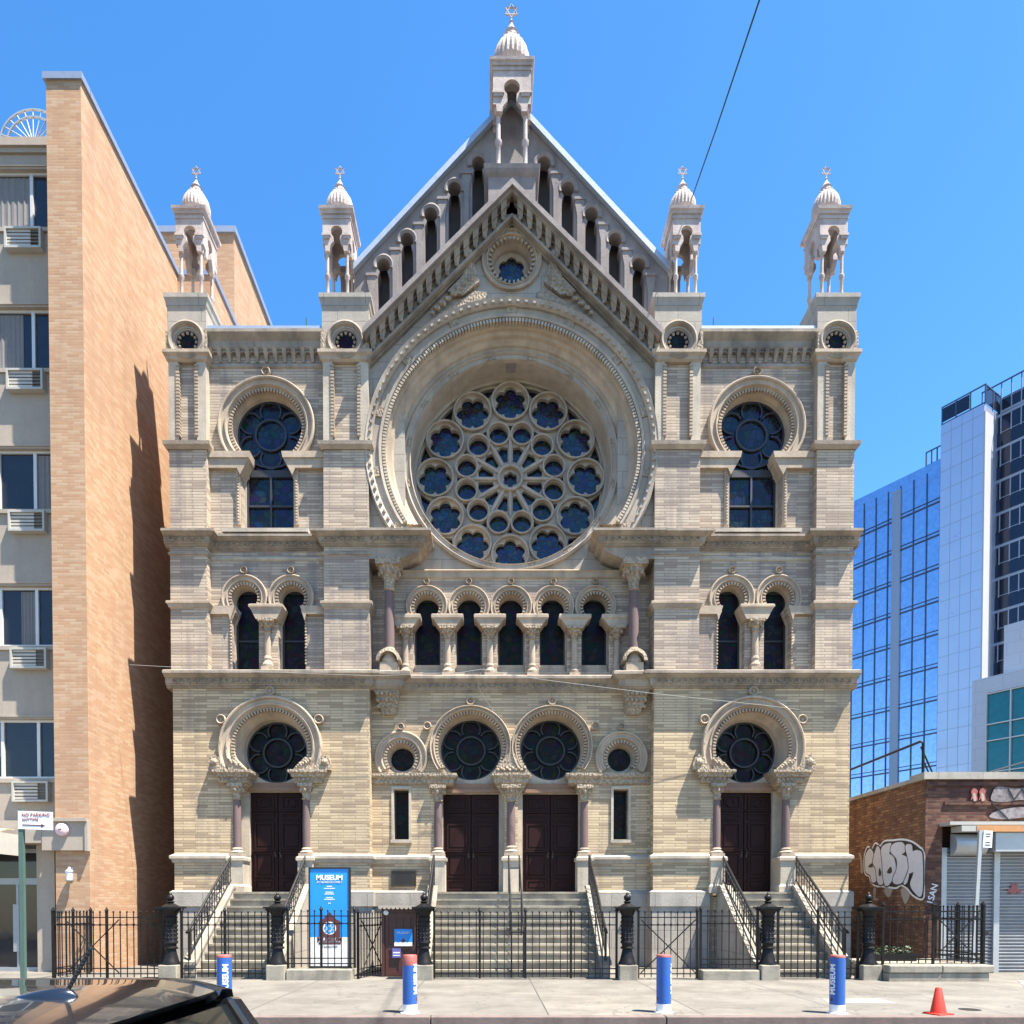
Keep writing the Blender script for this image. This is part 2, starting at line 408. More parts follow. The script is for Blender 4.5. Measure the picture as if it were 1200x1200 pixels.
def arch_ring(mb, cu, cz, Ro, Ri, Rg, vw, vg, low=-33, n=44, proud=.12, beads=True, closed=False):
    w = Ro-Ri
    prof = [(Ro, vw+.05), (Ro, vw-proud*.8), (Ro-.1*w, vw-proud), (Ro-.22*w, vw-proud*.95), (Ro-.28*w, vw-proud*.55), (Ro-.60*w, vw-proud*.5),
            (Ro-.66*w, vw-proud*.85), (Ro-.76*w, vw-proud*.8), (Ro-.82*w, vw-proud*.3), (Ri, vw), (Ri-.3*(Ri-Rg), vw+.25*(vg-vw)), (Rg+.1*(Ri-Rg), vw+.75*(vg-vw)), (Rg, vg), (Ri+.03, vg)]
    if closed: mb.arc(cu, cz, prof, 0, 360, n, True)
    else: mb.arc(cu, cz, prof, low, 180-low, n)
    if beads:
        rb = Ri-.12*(Ri-Rg); k = max(12, int((180-2*low)/360*2*math.pi*rb/.085))
        for i in range(k+1):
            a = R(low + (180-2*low)*i/k) if not closed else 2*math.pi*i/(k+1)
            c, q = math.cos(a), math.sin(a); h = .021
            p = []
            for rr in (rb-.05, rb+.035):
                for y in (vw-.055, vw+.06):
                    for t in (-h, h):
                        p.append((cu+rr*c-t*q, y, cz+rr*q+t*c))
            mb.hexa(p)
def rosette(cu, cz, r, v, parent=None, mat='terracotta', mir=1):
    mb = MB(mir)
    mb.arc(cu, cz, [(r, v+.02), (r, v-.06), (r*.85, v-.09), (r*.68, v-.06), (r*.62, v-.0), (r*.62, v+.02)], 0, 360, 20, True)
    mb.plate(circ(cu, cz, r*.66, 16), [], v-.01, v+.03); mb.ball((cu, v-.03, cz), r*.25)
    return P('rosette', mb, mat, parent)
def column(cu, v, z0, zs, zc, z1, r, mir=1, shaft='purple', sq=None, ring=False):
    """base z0..zs, shaft zs..zc, capital zc..z1"""
    mb = MB(mir); mb.lathe(cu, v, [(r, zs), (r*1.02, (zs+zc)/2), (r*.9, zc)], 16)
    sh = P('column', mb, shaft, smooth=True)
    b = MB(mir); h = zs-z0
    b.box(cu-r*1.7, cu+r*1.7, v-r*1.7, v+r*1.7, z0, z0+h*.35)
    b.lathe(cu, v, [(r*1.65, z0+h*.35), (r*1.75, z0+h*.5), (r*1.4, z0+h*.62), (r*1.15, z0+h*.72), (r*1.3, z0+h*.85), (r*1.05, z0+h)], 16)
    P('base', b, 'terracotta', sh)
    c = MB(mir); h = z1-zc; q = sq or r*2.1
    prof = [(r*1.0, 0), (r*1.25, .06), (r*1.0, .12), (r*1.1, .35), (q*.72, .6), (q*.95, .78)]
    c.lathe(cu, v, [(a, zc+h*t) for a, t in prof], 12)
    for k in range(8):
        a = math.pi*k/4; rr = q*.78
        c.ball((cu+rr*math.cos(a), v+rr*math.sin(a), zc+h*.6), r*.42, 1.5)
    c.box(cu-q, cu+q, v-q, v+q, zc+h*.78, z1)
    P('capital', c, 'carved', sh)
    return sh
def pane(poly, v, mat, parent=None, mir=1):
    mb = MB(mir); mb.plate(poly, [], v, v+.03); return P('glass', mb, mat, parent)
CORN = [(-.02, 0), (.05, .03), (.05, .07), (.11, .10), (.11, .15), (.13, .16), (.14, .33), (.18, .35), (.24, .40), (.28, .45), (.32, .46), (.32, .56), (.22, .62)]
def cornice(mb, u0, u1, vf, vb, z, k=1.0, o=1.0, **kw): mb.mould(u0, u1, vf, vb, [(a*o, z+b*k) for a, b in CORN], **kw)
def frieze(mb, u0, u1, v, z, r, step):
    n = max(1, int((u1-u0)/step)); st = (u1-u0)/n
    for i in range(n):
        c = u0+st*(i+.5)
        mb.arc(c, z, [(r, v+.02), (r, v-.03), (r*.7, v-.035), (r*.62, v+.02)], 0, 360, 12, True)
        mb.ball((c, v-.01, z), r*.38)
        if i < n-1: mb.arc(c+st/2, z-r*.6, [(r*.55, v+.02), (r*.55, v-.025), (r*.3, v-.025), (r*.3, v+.02)], 0, 180, 8)
def small_tracery(mb, cu, cz, rg, v, t=.05):
    """big middle ring with petals round it, as in the horseshoe heads"""
    d = v-.06
    mb.arc(cu, cz, [(rg, v), (rg, d), (rg-t, d), (rg-t, v)], 0, 360, 40, True)
    rc = rg*.46
    mb.arc(cu, cz, [(rc+t*.5, v), (rc+t*.5, d), (rc-t*.5, d), (rc-t*.5, v)], 0, 360, 32, True)
    rp = rg*.33
    for k in range(6):
        a = 90+60*k; x, z = cu+rg*.70*math.cos(R(a)), cz+rg*.70*math.sin(R(a))
        mb.arc(x, z, [(rp, v-.004), (rp, d-.004), (rp-t*.8, d-.004), (rp-t*.8, v-.004)], a-125, a+125, 20)
def door_pair(cu, hw, z0, z1, v, mir=1):
    for sd in (-1, 1):
        mb = MB(mir); a, b = (cu-hw+.01, cu-.012) if sd < 0 else (cu+.012, cu+hw-.01)
        mb.box(a, b, v, v+.07, z0, z1)
        H = z1-z0; st = .09
        for f0, f1 in ((.02, .13), (.15, .40), (.43, .70), (.73, .80), (.83, .975)):
            x0, x1, y0, y1 = a+st, b-st, z0+H*f0, z0+H*f1
            mb.plate(rect(x0, x1, y0, y1), [rect(x0+.05, x1-.05, y0+.05, y1-.05)], v-.035, v+.01)
            if y1-y0 > .3: mb.box(x0+.09, x1-.09, v-.022, v+.01, y0+.09, y1-.09)
        if z1 > 4: mb.arc((a+b)/2, z0+H*.9, [(.13, v), (.13, v-.05), (.09, v-.05), (.09, v)], 0, 360, 20, True)
        mb.box(a+.04, b-.04, v-.06, v+.01, z0+H*.81, z0+H*.825); mb.box(a+.04, b-.04, v-.06, v+.01, z0+H*.41, z0+H*.425)
        leaf = P('door_leaf', mb, 'door_wood')
        h = MB(mir); hx = cu+sd*.07; h.lathe(hx, v-.06, [(.012, z0+H*.38), (.025, z0+H*.385), (.025, z0+H*.4), (.012, z0+H*.405)], 8); h.box(hx-.02, hx+.02, v-.02, v, z0+H*.35, z0+H*.43)
        P('handle', h, 'bronze', leaf)

def pinnacle(cu, cv, z0, hw, hd, zc, zb, big=False):
    """columns z0..zc, arched box zc..zb, dome above"""
    mb = MB()
    # arched box of four slabs, horseshoe heads cut out of them
    t = .11; rr = hw*.42
    zk = zb-.16
    mid = zc+(zk-zc)*.52
    hole = [(-rr*.55, zc-.02)] + []
    def slab(h):
        o = [(-h, zc+.16), (-h*.84, zc+.16), (-h*.80, zc-.02), (-h*.52, zc-.02), (-h*.46, zc+.12), (-rr*.55, zc+.25), (-rr*.62, mid-rr*.7)]
        a0 = math.degrees(math.atan2(-.7, -.62))
        arc = [(rr*math.cos(R(a)), mid+rr*math.sin(R(a))) for a in [222 - (222+42)*i/14 for i in range(15)]]
        o += arc + [(-x, z) for x, z in reversed(o)] + [(h, zk), (-h, zk)]
        return o
    for sd in (-1, 1):
        q = slab(hw); a = cv+sd*hd
        mb.plate([(cu+x, z) for x, z in q], [], min(a, a-sd*t), max(a, a-sd*t))
        q = slab(hd-t-.004); a = cu+sd*(hw-.004)
        mb.xpoly([(cv+x, z) for x, z in q], min(a, a-sd*t), max(a, a-sd*t))
    for zz, o in ((zk-.12, .02), (mid-rr*.85, .025)):
        for sd in (-1, 1):
            if zz > mid: mb.box(cu-hw-o, cu+hw+o, cv+sd*hd-o, cv+sd*hd+o, zz, zz+.05); mb.box(cu+sd*hw-o, cu+sd*hw+o, cv-hd, cv+hd, zz+.004, zz+.046)
            else:
                for s2 in (-1, 1): mb.box(cu+s2*hw*.72-.13*hw/.42, cu+s2*hw*.72+.13*hw/.42, cv+sd*hd-.05, cv+sd*hd+.05, zz, zz+.06); mb.box(cu+s2*hw*.72-.10*hw/.42, cu+s2*hw*.72+.10*hw/.42, cv+sd*hd-.035, cv+sd*hd+.035, zz-.07, zz-.002)
    root = P('pinnacle', mb, 'white_terra')
    c = MB(); c.mould(cu-hw, cu+hw, cv-hd, cv+hd, [(-.05, zk-.01), (.03, zk), (.04, zk+.06), (.08, zk+.09), (.09, zb)])
    c.box(cu-hw-.09, cu+hw+.09, cv+hd-.01, cv+hd+.09, zk+.06, zb-.004)
    P('cap', c, 'white_terra', root)
    k = hw/.42
    d = MB(); n = 24; rings = []
    rd = min(hw, hd)
    prof = [(.84, 0), (.86, .3), (.98, .42), (1.0, .55), (.98, .66), (.92, .78), (.80, .92), (.64, 1.03), (.52, 1.08), (.47, 1.1), (.50, 1.13), (.36, 1.2), (.33, 1.32), (.38, 1.36), (.22, 1.48), (.1, 1.6), (.06, 1.68), (.1, 1.7), (.03, 1.76)]
    for r_, z_ in prof:
        ring = []
        for i in range(n*2):
            a = math.pi*i/n; g = 1.0*(1 - (.07 if (i % 2 and z_ < .95) else 0))
            ring.append(d.v(cu+rd*r_*g*math.cos(a), cv+rd*r_*g*math.sin(a), zb+rd*z_*1.95))
        rings.append(ring)
    for a, b in zip(rings, rings[1:]):
        for i in range(n*2):
            j = (i+1) % (n*2); d.face([a[i], a[j], b[j], b[i]])
    d.face(rings[0][::-1]); d.face(rings[-1])
    for i in range(16):
        a = 2*math.pi*i/16; d.ball((cu+rd*.5*math.cos(a), cv+rd*.5*math.sin(a), zb+rd*2.12), .045*k)
    P('dome', d, 'white_terra', root)
    zt = zb+rd*3.4
    s_ = MB(); s_.tube([(cu, cv, zt-.1), (cu, cv, zt+.06)], .018, 6)
    for r0 in (90, -90):
        pts = [(cu+.15*k*math.cos(R(r0+120*i)), cv, zt+.2*k+.15*k*math.sin(R(r0+120*i))) for i in range(3)]
        for i in range(3): s_.tube([pts[i], pts[(i+1) % 3]], .016*k, 6)
    P('star', s_, 'white_terra', root)
    for sx in (-1, 1):
        for sy in (-1, 1):
            x, y = cu+sx*(hw-.12*k), cv+sy*(hd-.12*k); m_ = MB(); zm = (z0+zc)/2+.05; r = .05*k
            m_.lathe(x, y, [(r*1.9, z0), (r*1.9, z0+.05), (r*1.2, z0+.1), (r, z0+.14), (r, zm-.1), (r*1.6, zm-.05), (r*1.6, zm+.03), (r, zm+.06), (r*.92, zc-.02), (r*1.5, zc+.0), (r*2.1, zc+.2)], 12)
            P('colonnette', m_, 'white_terra', root, smooth=True)

TC, TU = 6.43, 6.56
def tower(s):
    # ---- ground stage
    mb = MB(s)
    mb.plate(rect(3.80, 9.05, 0, 7.47), [keyhole(TC, 5.87, 1.1, .66, 1.02, 1.9, 4.55)], 0, .56); P('tower_wall', mb, 'brick')
    mb = MB(s)
    mb.plate(rect(TC-1.25, TC+1.25, 1.95, 7.2), [circ(TC, 5.87, .84), rect(TC-.75, TC+.75, 2.04, 4.78)], .48, .66); P('door_surround', mb, 'stone')
    mb = MB(s); mb.box(TC-.95, TC+.95, .38, .62, 4.80, 4.90); mb.box(TC-.95, TC+.95, .42, .62, 4.9, 5.03); P('lintel', mb, 'lintel')
    door_pair(TC, .75, 2.04, 4.78, .58, s)
    mb = MB(s); arch_ring(mb, TC, 5.87, 1.38, 1.06, .84, 0, .5, -30, 56, .17); P('arch_moulding', mb, 'terracotta')
    mb = MB(s); small_tracery(mb, TC, 5.87, .84, .64); tr = P('round_window', mb, 'lead_lo'); pane(circ(TC, 5.87, .86), .67, 'glass_lo', tr, s)
    rosette(TC, 7.42-.05, .13, -.06, mir=s)
    for sd in (-1, 1):
        rosette(TC+sd*1.30, 6.62, .13, -.06, mir=s)
        mb = MB(s); mb.plate([(TC+sd*x, z) for x, z in ((1.12, 5.27), (1.62, 5.27), (1.62, 5.45), (1.57, 5.6), (1.46, 5.68), (1.34, 5.6), (1.27, 5.45))], [], -.2, .0)
        mb.ball((TC+sd*1.47, -.2, 5.47), .10)
        mb.plate([(TC+sd*x, z) for x, z in ((.62, 5.27), (1.1, 5.27), (1.04, 5.45), (.95, 5.62), (.84, 5.5), (.7, 5.36))], [], -.19, .1)
        for k in range(9): mb.ball((TC+sd*(.72+.045*k), -.18, 5.33+.03*(k % 3)+.02*k), .045)
        P('acanthus_scroll', mb, 'carved')
        mb = MB(s); a, b = sorted((TC+sd*.60, TC+sd*1.42))
        mb.mould(a, b, -.16, .5, [(-.06, 4.93), (-.03, 4.98), (-.03, 5.06), (.03, 5.1), (.03, 5.14), (.10, 5.2), (.10, 5.27), (.0, 5.275)])
        for k in range(7): mb.ball((a+.06+(b-a-.12)*k/6, -.14, 5.03), .04)
        P('impost', mb, 'carved')
        column(TC+sd*.93, .02, 2.98, 3.22, 4.5, 4.93, .105, s, sq=.2)
        mb = MB(s); a, b = TC+sd*.93-.2, TC+sd*.93+.2
        mb.box(a, b, -.16, .4, 2.04, 2.98); mb.mould(a, b, -.16, .4, [(.0, 2.84), (.04, 2.87), (.04, 2.95), (0, 2.98)]); mb.mould(a, b, -.16, .4, [(.05, 2.0), (.05, 2.18), (0, 2.24)])
        P('pedestal', mb, 'stone')
    for a, b, l, r in ((3.80, TC-1.13, True, False), (TC+1.13, 9.05, False, True)):
        mb = MB(s); mb.mould(a, b, 0, .5, [(0, 2.80), (.05, 2.83), (.05, 2.88), (.10, 2.93), (.10, 3.0), (0, 3.06)], l, r); P('string_course', mb, 'stone')
        mb = MB(s); mb.mould(a, b, 0, .5, [(.06, -.1), (.06, 1.62), (.10, 1.65), (.10, 2.03), (.03, 2.08)], l, r); P('plinth', mb, 'grey_stone')
    # ---- first cornice
    mb = MB(s); cornice(mb, 3.80, 9.19, 0, .6, 7.45, .72, right=False); P('cornice', mb, 'soiled_shaded')
    mb = MB(s); frieze(mb, 3.83, 9.02, -.132, 7.625, .06, .17); P('frieze', mb, 'carved')
    # ---- second stage
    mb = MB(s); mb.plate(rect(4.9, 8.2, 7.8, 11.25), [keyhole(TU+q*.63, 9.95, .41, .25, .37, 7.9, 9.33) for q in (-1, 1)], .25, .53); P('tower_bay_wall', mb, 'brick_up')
    mb = MB(s); mb.plate(rect(TU-1.5, TU+1.5, 7.8, 11.1), [keyhole(TU+q*.63, 9.95, .33, .21, .34, 7.91, 9.33) for q in (-1, 1)], .5, .6); P('window_reveal', mb, 'stone')
    for q in (-1, 1):
        mb = MB(s); arch_ring(mb, TU+q*.63, 9.95, .62, .41, .33, .25, .52, -33, 30, .10); P('arch_moulding', mb, 'terracotta')
        rosette(TU+q*.63, 10.68, .10, .22, mir=s)
        mb = MB(s); a, b = sorted((TU+q*.63-.34, TU+q*.63+.34)); mb.plate(rect(a, b, 7.9, 10.28), [rect(a+.05, b-.05, 8.0, 8.9), rect(a+.05, b-.05, 8.95, 10.2)], .59, .62); w = P('keyhole_window', mb, 'lead_lo')
        pane(rect(a, b, 7.88, 10.3), .625, 'glass_lo', w, s)
        # chamfered imposts at the jambs
        mb = MB(s); e = TU+q*.63
        j = e+q*.25
        mb.plate([(j, 9.72), (TU+q*1.62, 9.72), (TU+q*1.62, 9.5), (j+q*.16, 9.5), (j+q*.12, 9.33)], [], .14, .5); P('impost', mb, 'terracotta')
        mb = MB(s)
        for k in range(14): mb.ball((TU+q*1.01, .23, 8.2+.085*k), .03)
        P('bead_strip', mb, 'terracotta')
    mb = MB(s); mb.plate([(TU-.42, 9.72), (TU+.42, 9.72), (TU+.42, 9.6), (TU+.28, 9.33), (TU-.28, 9.33), (TU-.42, 9.6)], [], .04, .5); mb.mould(TU-.42, TU+.42, .04, .5, [(0, 9.6), (.04, 9.64), (.04, 9.70), (0, 9.725)]); P('impost', mb, 'terracotta')
    column(TU, .18, 7.9, 8.38, 9.02, 9.33, .085, s, 'terracotta', sq=.2)
    mb = MB(s); mb.mould(4.98, 8.12, .25, .5, [(0, 10.95), (.04, 10.98), (.04, 11.03), (0, 11.06)], False, False); P('string_course', mb, 'stone')
    for a, b in ((3.80, 5.0), (8.1, 9.09)):
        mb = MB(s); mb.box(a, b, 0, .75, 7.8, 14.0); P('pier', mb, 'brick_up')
        mb = MB(s); mb.mould(a, b, 0, .6, [(0, 9.58), (.05, 9.62), (.05, 9.66), (.09, 9.70), (.09, 9.76), (0, 9.8)]); P('string_course', mb, 'terracotta')
        mb = MB(s); cornice(mb, a, b + (.12 if b > 9 else 0), 0, .6, 11.2, .64, .9, right=b < 9); mb.mould(a, b, 0, .6, [(0, 10.98), (.04, 11.0), (.04, 11.05), (0, 11.08)]); P('cornice', mb, 'soiled_shaded')
        mb = MB(s); frieze(mb, a, b, -.12, 11.355, .052, .16); P('frieze', mb, 'carved')
        # third stage: string, pilaster strips with bead course, capital, medallion block, cap
        mb = MB(s); mb.mould(a, b, 0, .6, [(0, 13.80), (.03, 13.75), (.12, 13.84), (.13, 13.93), (.02, 14.0)]); P('string_course', mb, 'terracotta')
        mb = MB(s); mb.box(a+.02, b-.02, .1, .75, 13.98, 16.06)
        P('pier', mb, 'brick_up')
        mb = MB(s); w = .25
        for x0, x1 in ((a, a+w), (b-w, b)):
            mb.box(x0, x1, 0, .5, 13.97, 16.09)
        P('pilaster', mb, 'stone')
        for x in (a+w, b-w):
            mb = MB(s)
            for k in range(21): mb.box(x-.045, x+.045, -.03, .12, 14.13+.09*k, 14.18+.09*k)
            mb.box(x-.03, x+.03, -.015, .12, 14.1, 16.0)
            P('bead_strip', mb, 'terracotta')
        mb = MB(s); c = (a+b)/2; h = (b-a)/2
        mb.mould(a, b, 0, .7, [(0, 16.05), (.05, 16.09), (.06, 16.17), (.12, 16.23), (.12, 16.31), (.02, 16.35)]); P('capital', mb, 'terracotta')
        mb = MB(s); mb.plate(rect(a-.02, b+.02, 16.27, 17.56), [circ(c, 16.60, .34, 28)], .0, .5); mb.box(a-.02, b+.02, .49, 1.6, 16.25, 17.56); P('pier_block', mb, 'ashlar')
        mb = MB(s); mb.arc(c, 16.60, [(.50, .03), (.50, -.07), (.45, -.10), (.41, -.07), (.385, -.01), (.37, .05), (.36, .12), (.5, .12)], 0, 360, 36, True)
        for k in range(12): mb.ball((c+.235*math.cos(R(30*k)), .05, 16.60+.235*math.sin(R(30*k))), .042)
        mb.arc(c, 16.60, [(.35, .08), (.35, .02), (.29, .02), (.29, .08)], 0, 360, 30, True)
        md = P('medallion', mb, 'soiled_shaded'); pane(circ(c, 16.60, .34, 24), .075, 'glass_lo', md, s)
        for q in (-1, 1):
            mb = MB(s)
            mb.plate([(c+q*x, z) for x, z in ((.40, 16.31), (h+.04, 16.31), (h+.04, 16.80), (h-.04, 16.83), (h-.02, 16.60))], [], -.07, .02)
            P('scroll', mb, 'carved')
        mb = MB(s); mb.mould(a-.02, b+.02, .0, 1.6, [(-.01, 17.42), (.02, 17.48), (.03, 17.58), (.05, 17.65), (.07, 17.69), (.07, 17.8), (.0, 17.84)]); mb.box(a-.1, b+.1, 1.58, 1.7, 17.7, 17.8); P('pier_cap', mb, 'grey_stone')
    # bay: second cornice, keyhole window, top cornice
    mb = MB(s); cornice(mb, 5.01, 8.09, .25, .6, 11.2, .62, .85, left=False, right=False); P('cornice', mb, 'soiled_shaded')
    mb = MB(s); frieze(mb, 5.12, 8.0, .136, 11.35, .052, .16); P('frieze', mb, 'carved')
    mb = MB(s); mb.box(TU-1.15, TU+1.15, -.02, .5, 11.602, 11.70); P('sill', mb, 'stone')
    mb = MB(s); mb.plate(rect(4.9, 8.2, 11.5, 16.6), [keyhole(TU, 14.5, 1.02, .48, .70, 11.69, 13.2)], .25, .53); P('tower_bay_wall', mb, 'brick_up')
    mb = MB(s); mb.plate(rect(TU-1.2, TU+1.2, 11.5, 15.7), [keyhole(TU, 14.5, .90, .44, .66, 11.71, 13.2)], .5, .6); P('window_reveal', mb, 'stone')
    mb = MB(s); arch_ring(mb, TU, 14.5, 1.30, 1.0, .90, .25, .52, -46, 56, .15); P('arch_moulding', mb, 'terracotta')
    rosette(TU, 15.92, .12, .2, mir=s)
    mb = MB(s); small_tracery(mb, TU, 14.5, .90, .62)
    mb.plate(rect(TU-.66, TU+.66, 11.72, 13.55), [rect(TU-.61, TU-.025, 11.8, 12.55), rect(TU+.025, TU+.61, 11.8, 12.55), rect(TU-.61, TU-.025, 12.6, 13.36), rect(TU+.025, TU+.61, 12.6, 13.36)], .55, .62)
    w = P('keyhole_window', mb, 'lead'); pane(rect(TU-.92, TU+.92, 11.85, 15.45), .625, 'glass_hi', w, s)
    for q in (-1, 1):
        mb = MB(s); mb.plate([(TU+q*.46, 13.62), (TU+q*1.62, 13.62), (TU+q*1.62, 13.36), (TU+q*.78, 13.36), (TU+q*.70, 13.18), (TU+q*.6, 13.36)], [], .12, .5)
        mb.plate([(TU+q*.42, 13.78), (TU+q*1.62, 13.78), (TU+q*1.62, 13.615), (TU+q*.45, 13.615)], [], .08, .5); P('impost', mb, 'terracotta')
        mb = MB(s); x = TU+q*.78; mb.box(x-.06, x+.06, .2, .4, 11.9, 13.36)
        for k in range(17): mb.ball((x, .2, 12.0+.08*k), .032)
        P('bead_strip', mb, 'terracotta')
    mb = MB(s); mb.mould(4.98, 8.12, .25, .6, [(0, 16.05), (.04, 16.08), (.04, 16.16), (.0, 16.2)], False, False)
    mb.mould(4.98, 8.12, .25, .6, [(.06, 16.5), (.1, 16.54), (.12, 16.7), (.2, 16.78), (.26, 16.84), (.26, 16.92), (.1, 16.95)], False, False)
    P('cornice', mb, 'soiled_shaded')
    mb = MB(s)
    for k in range(13):
        x = 5.04+.247*k; mb.hexa([(x, .22, 16.2), (x+.07, .22, 16.2), (x, .26, 16.2), (x+.07, .26, 16.2), (x-.02, .08, 16.5), (x+.10, .08, 16.5), (x-.02, .26, 16.5), (x+.10, .26, 16.5)])
        if k < 12: mb.arc(x+.16, 16.36, [(.11, .26), (.11, .16), (.075, .16), (.075, .26)], 0, 180, 8)
    P('corbel_table', mb, 'soiled_shaded')
    mb = MB(s); mb.box(4.98, 8.12, .04, 20, 16.95, 17.03); mb.box(5.0, 8.1, .5, .62, 17.03, 17.16); P('roof_flashing', mb, 'flash')
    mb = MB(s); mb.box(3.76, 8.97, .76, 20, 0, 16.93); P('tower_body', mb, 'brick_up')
    for c in (8.59, 4.67): pinnacle(s*c, .70, 17.83, .37, .48, 19.15, 20.25)
    # iron cresting beside the inner pier
    mb = MB(s)
    for z in (17.95, 18.5): mb.tube([(4.6, 2.0, z), (5.9, 2.0, z)], .016, 5)
    for k in range(3):
        for j in range(4): mb.arc(5.7-.45*k+.1*math.cos(R(90*j)), 18.22+.1*math.sin(R(90*j)), [(.11, 1.99), (.11, 2.01), (.09, 2.01), (.09, 1.99)], 0, 360, 12, True)
        mb.tube([(5.93-.45*k, 2.0, 17.0), (5.93-.45*k, 2.0, 18.5 + (.3 if k == 0 else 0))], .014, 5)
    P('iron_cresting', mb, 'wire')
    mb = MB(s); cx = 6.55
    mb.tube([(cx, 1.2, 17.0), (cx, 1.2, 17.35)], .014, 6)
    for r0 in (90, -90):
        pts = [(cx+.12*math.cos(R(r0+120*i)), 1.2, 17.47+.12*math.sin(R(r0+120*i))) for i in range(3)]
        for i in range(3): mb.tube([pts[i], pts[(i+1) % 3]], .012, 5)
    P('roof_star', mb, 'white_terra')
tower(-1); tower(1)

# ---- middle, ground stage
mb = MB(); holes = []
for q in (-1, 1):
    holes += [keyhole(q*1.11, 6.0, .95, .56, .93, 1.9, 4.6), rect(q*3.0-.21, q*3.0+.21, 3.47, 4.84), circ(q*3.0, 5.70, .44, 30)]
mb.plate(rect(-3.82, 3.82, 0, 7.6), holes, .4, .86); P('middle_wall', mb, 'brick')
mb = MB(); mb.plate(rect(-2.2, 2.2, 1.9, 7.2), [circ(q*1.11, 6.0, .84) for q in (-1, 1)] + [rect(q*1.11-.78, q*1.11+.78, 2.04, 4.78) for q in (-1, 1)], .80, .98); P('door_surround', mb, 'stone')
for q in (-1, 1):
    c = q*1.11
    mb = MB(); mb.box(c-.88, c+.88, .70, .9, 4.80, 4.90); mb.box(c-.88, c+.88, .74, .9, 4.9, 5.06); P('lintel', mb, 'lintel')
    door_pair(c, .78, 2.04, 4.78, .90)
    mb = MB(); arch_ring(mb, c, 6.0, 1.105, .95, .84, .4, .82, -36, 52, .16); P('arch_moulding', mb, 'terracotta')
    mb = MB(); small_tracery(mb, c, 6.0, .84, .96); w = P('round_window', mb, 'lead_lo'); pane(circ(c, 6.0, .86), .99, 'glass_lo', w)
    rosette(c, 7.22, .115, .35); rosette(q*2.28, 6.55, .11, .35)
    mb = MB(); arch_ring(mb, q*3.0, 5.70, .72, .46, .32, .4, .7, -36, 36, .11); P('arch_moulding', mb, 'terracotta')
    rosette(q*3.0, 6.53, .095, .35)
    mb = MB(); mb.plate(rect(q*3-.55, q*3+.55, 5.05, 6.3), [circ(q*3.0, 5.70, .32, 28)], .68, .74); P('window_reveal', mb, 'stone'); pane(circ(q*3, 5.70, .36, 24), .75, 'glass_lo')
    mb = MB(); mb.plate(rect(q*3-.21, q*3+.21, 3.47, 4.84), [rect(q*3-.17, q*3+.17, 3.51, 4.80)], .66, .72); w = P('slit_window', mb, 'lead_lo'); pane(rect(q*3-.2, q*3+.2, 3.48, 4.83), .725, 'glass_lo', w)
    mb = MB(); mb.box(q*3-.29, q*3+.29, .3, .6, 3.38, 3.465); P('sill', mb, 'stone')
    mb = MB(); mb.plate(rect(q*3-.27, q*3+.27, 3.47, 4.92), [rect(q*3-.205, q*3+.205, 3.475, 4.845)], .36, .45); P('window_surround', mb, 'stone')
    mb = MB(); a, b = sorted((q*1.62, q*3.81)); mb.mould(a, b, .4, .8, [(-.02, 4.95), (.06, 5.0), (.06, 5.12), (.12, 5.16), (.14, 5.2), (.14, 5.27), (0, 5.28)], q > 0, q < 0)
    for k in range(11): mb.ball((a+.12+(b-a-.2)*k/10, .34, 5.06), .035)
    P('impost', mb, 'carved')
    column(q*2.0, .42, 3.0, 3.25, 4.5, 4.95, .11, sq=.22)
    mb = MB(); mb.box(q*2-.2, q*2+.2, .22, .8, 2.04, 3.0); mb.mould(q*2-.2, q*2+.2, .22, .7, [(0, 2.86), (.04, 2.89), (.04, 2.97), (0, 3.0)]); P('pedestal', mb, 'stone')
    a, b = sorted((q*2.2, q*3.82))
    mb = MB(); mb.mould(a, b, .4, .8, [(0, 2.80), (.05, 2.83), (.05, 2.88), (.10, 2.93), (.10, 3.0), (0, 3.06)], False, False); P('string_course', mb, 'stone')
    mb = MB(); mb.mould(a, b, .4, .8, [(.06, -.1), (.06, 1.62), (.10, 1.65), (.10, 2.03), (.03, 2.08)], False, False); P('plinth', mb, 'grey_stone')
    # corbelled bracket under the tall column, the tall column and its entablature block
    a, b = sorted((q*2.98, q*3.78))
    mb = MB(); cornice(mb, a, b, .05, .6, 7.45, .72, .9); P('bracket', mb, 'soiled_shaded')
    mb = MB(); a2, b2 = sorted((q*3.02, q*3.7)); mb.hexa([(q*3.3-.18, .3, 6.85), (q*3.3+.18, .3, 6.85), (q*3.3-.18, .5, 6.85), (q*3.3+.18, .5, 6.85), (a2, .06, 7.46), (b2, .06, 7.46), (a2, .5, 7.46), (b2, .5, 7.46)])
    for k in range(5):
        for j in range(3): mb.ball((a2+.1+.12*k, .08+.08*(2-j), 7.36-.15*(2-j)), .06)
    P('corbel', mb, 'carved')
    column(q*3.29, .22, 7.92, 8.6, 10.12, 10.9, .135, sq=.33)
    mb = MB(); mb.arc(q*3.29, 8.2, [(.33, .3), (.33, -.05), (.24, -.08), (.24, .3)], 0, 180, 16); P('shell', mb, 'carved')
    a, b = sorted((q*2.42, q*3.78))
    mb = MB(); cornice(mb, a, b, -.02, .9, 11.2, .64, .9, left=True, right=True); mb.plate([(q*2.95, 10.9), (q*3.80, 10.9), (q*3.80, 11.22), (q*2.42, 11.22), (q*2.5, 11.1)], [], -.0, .9); P('entablature', mb, 'soiled_shaded')
    mb = MB(); frieze(mb, a, b, -.14, 11.355, .052, .16); P('frieze', mb, 'carved')
    mb = MB()
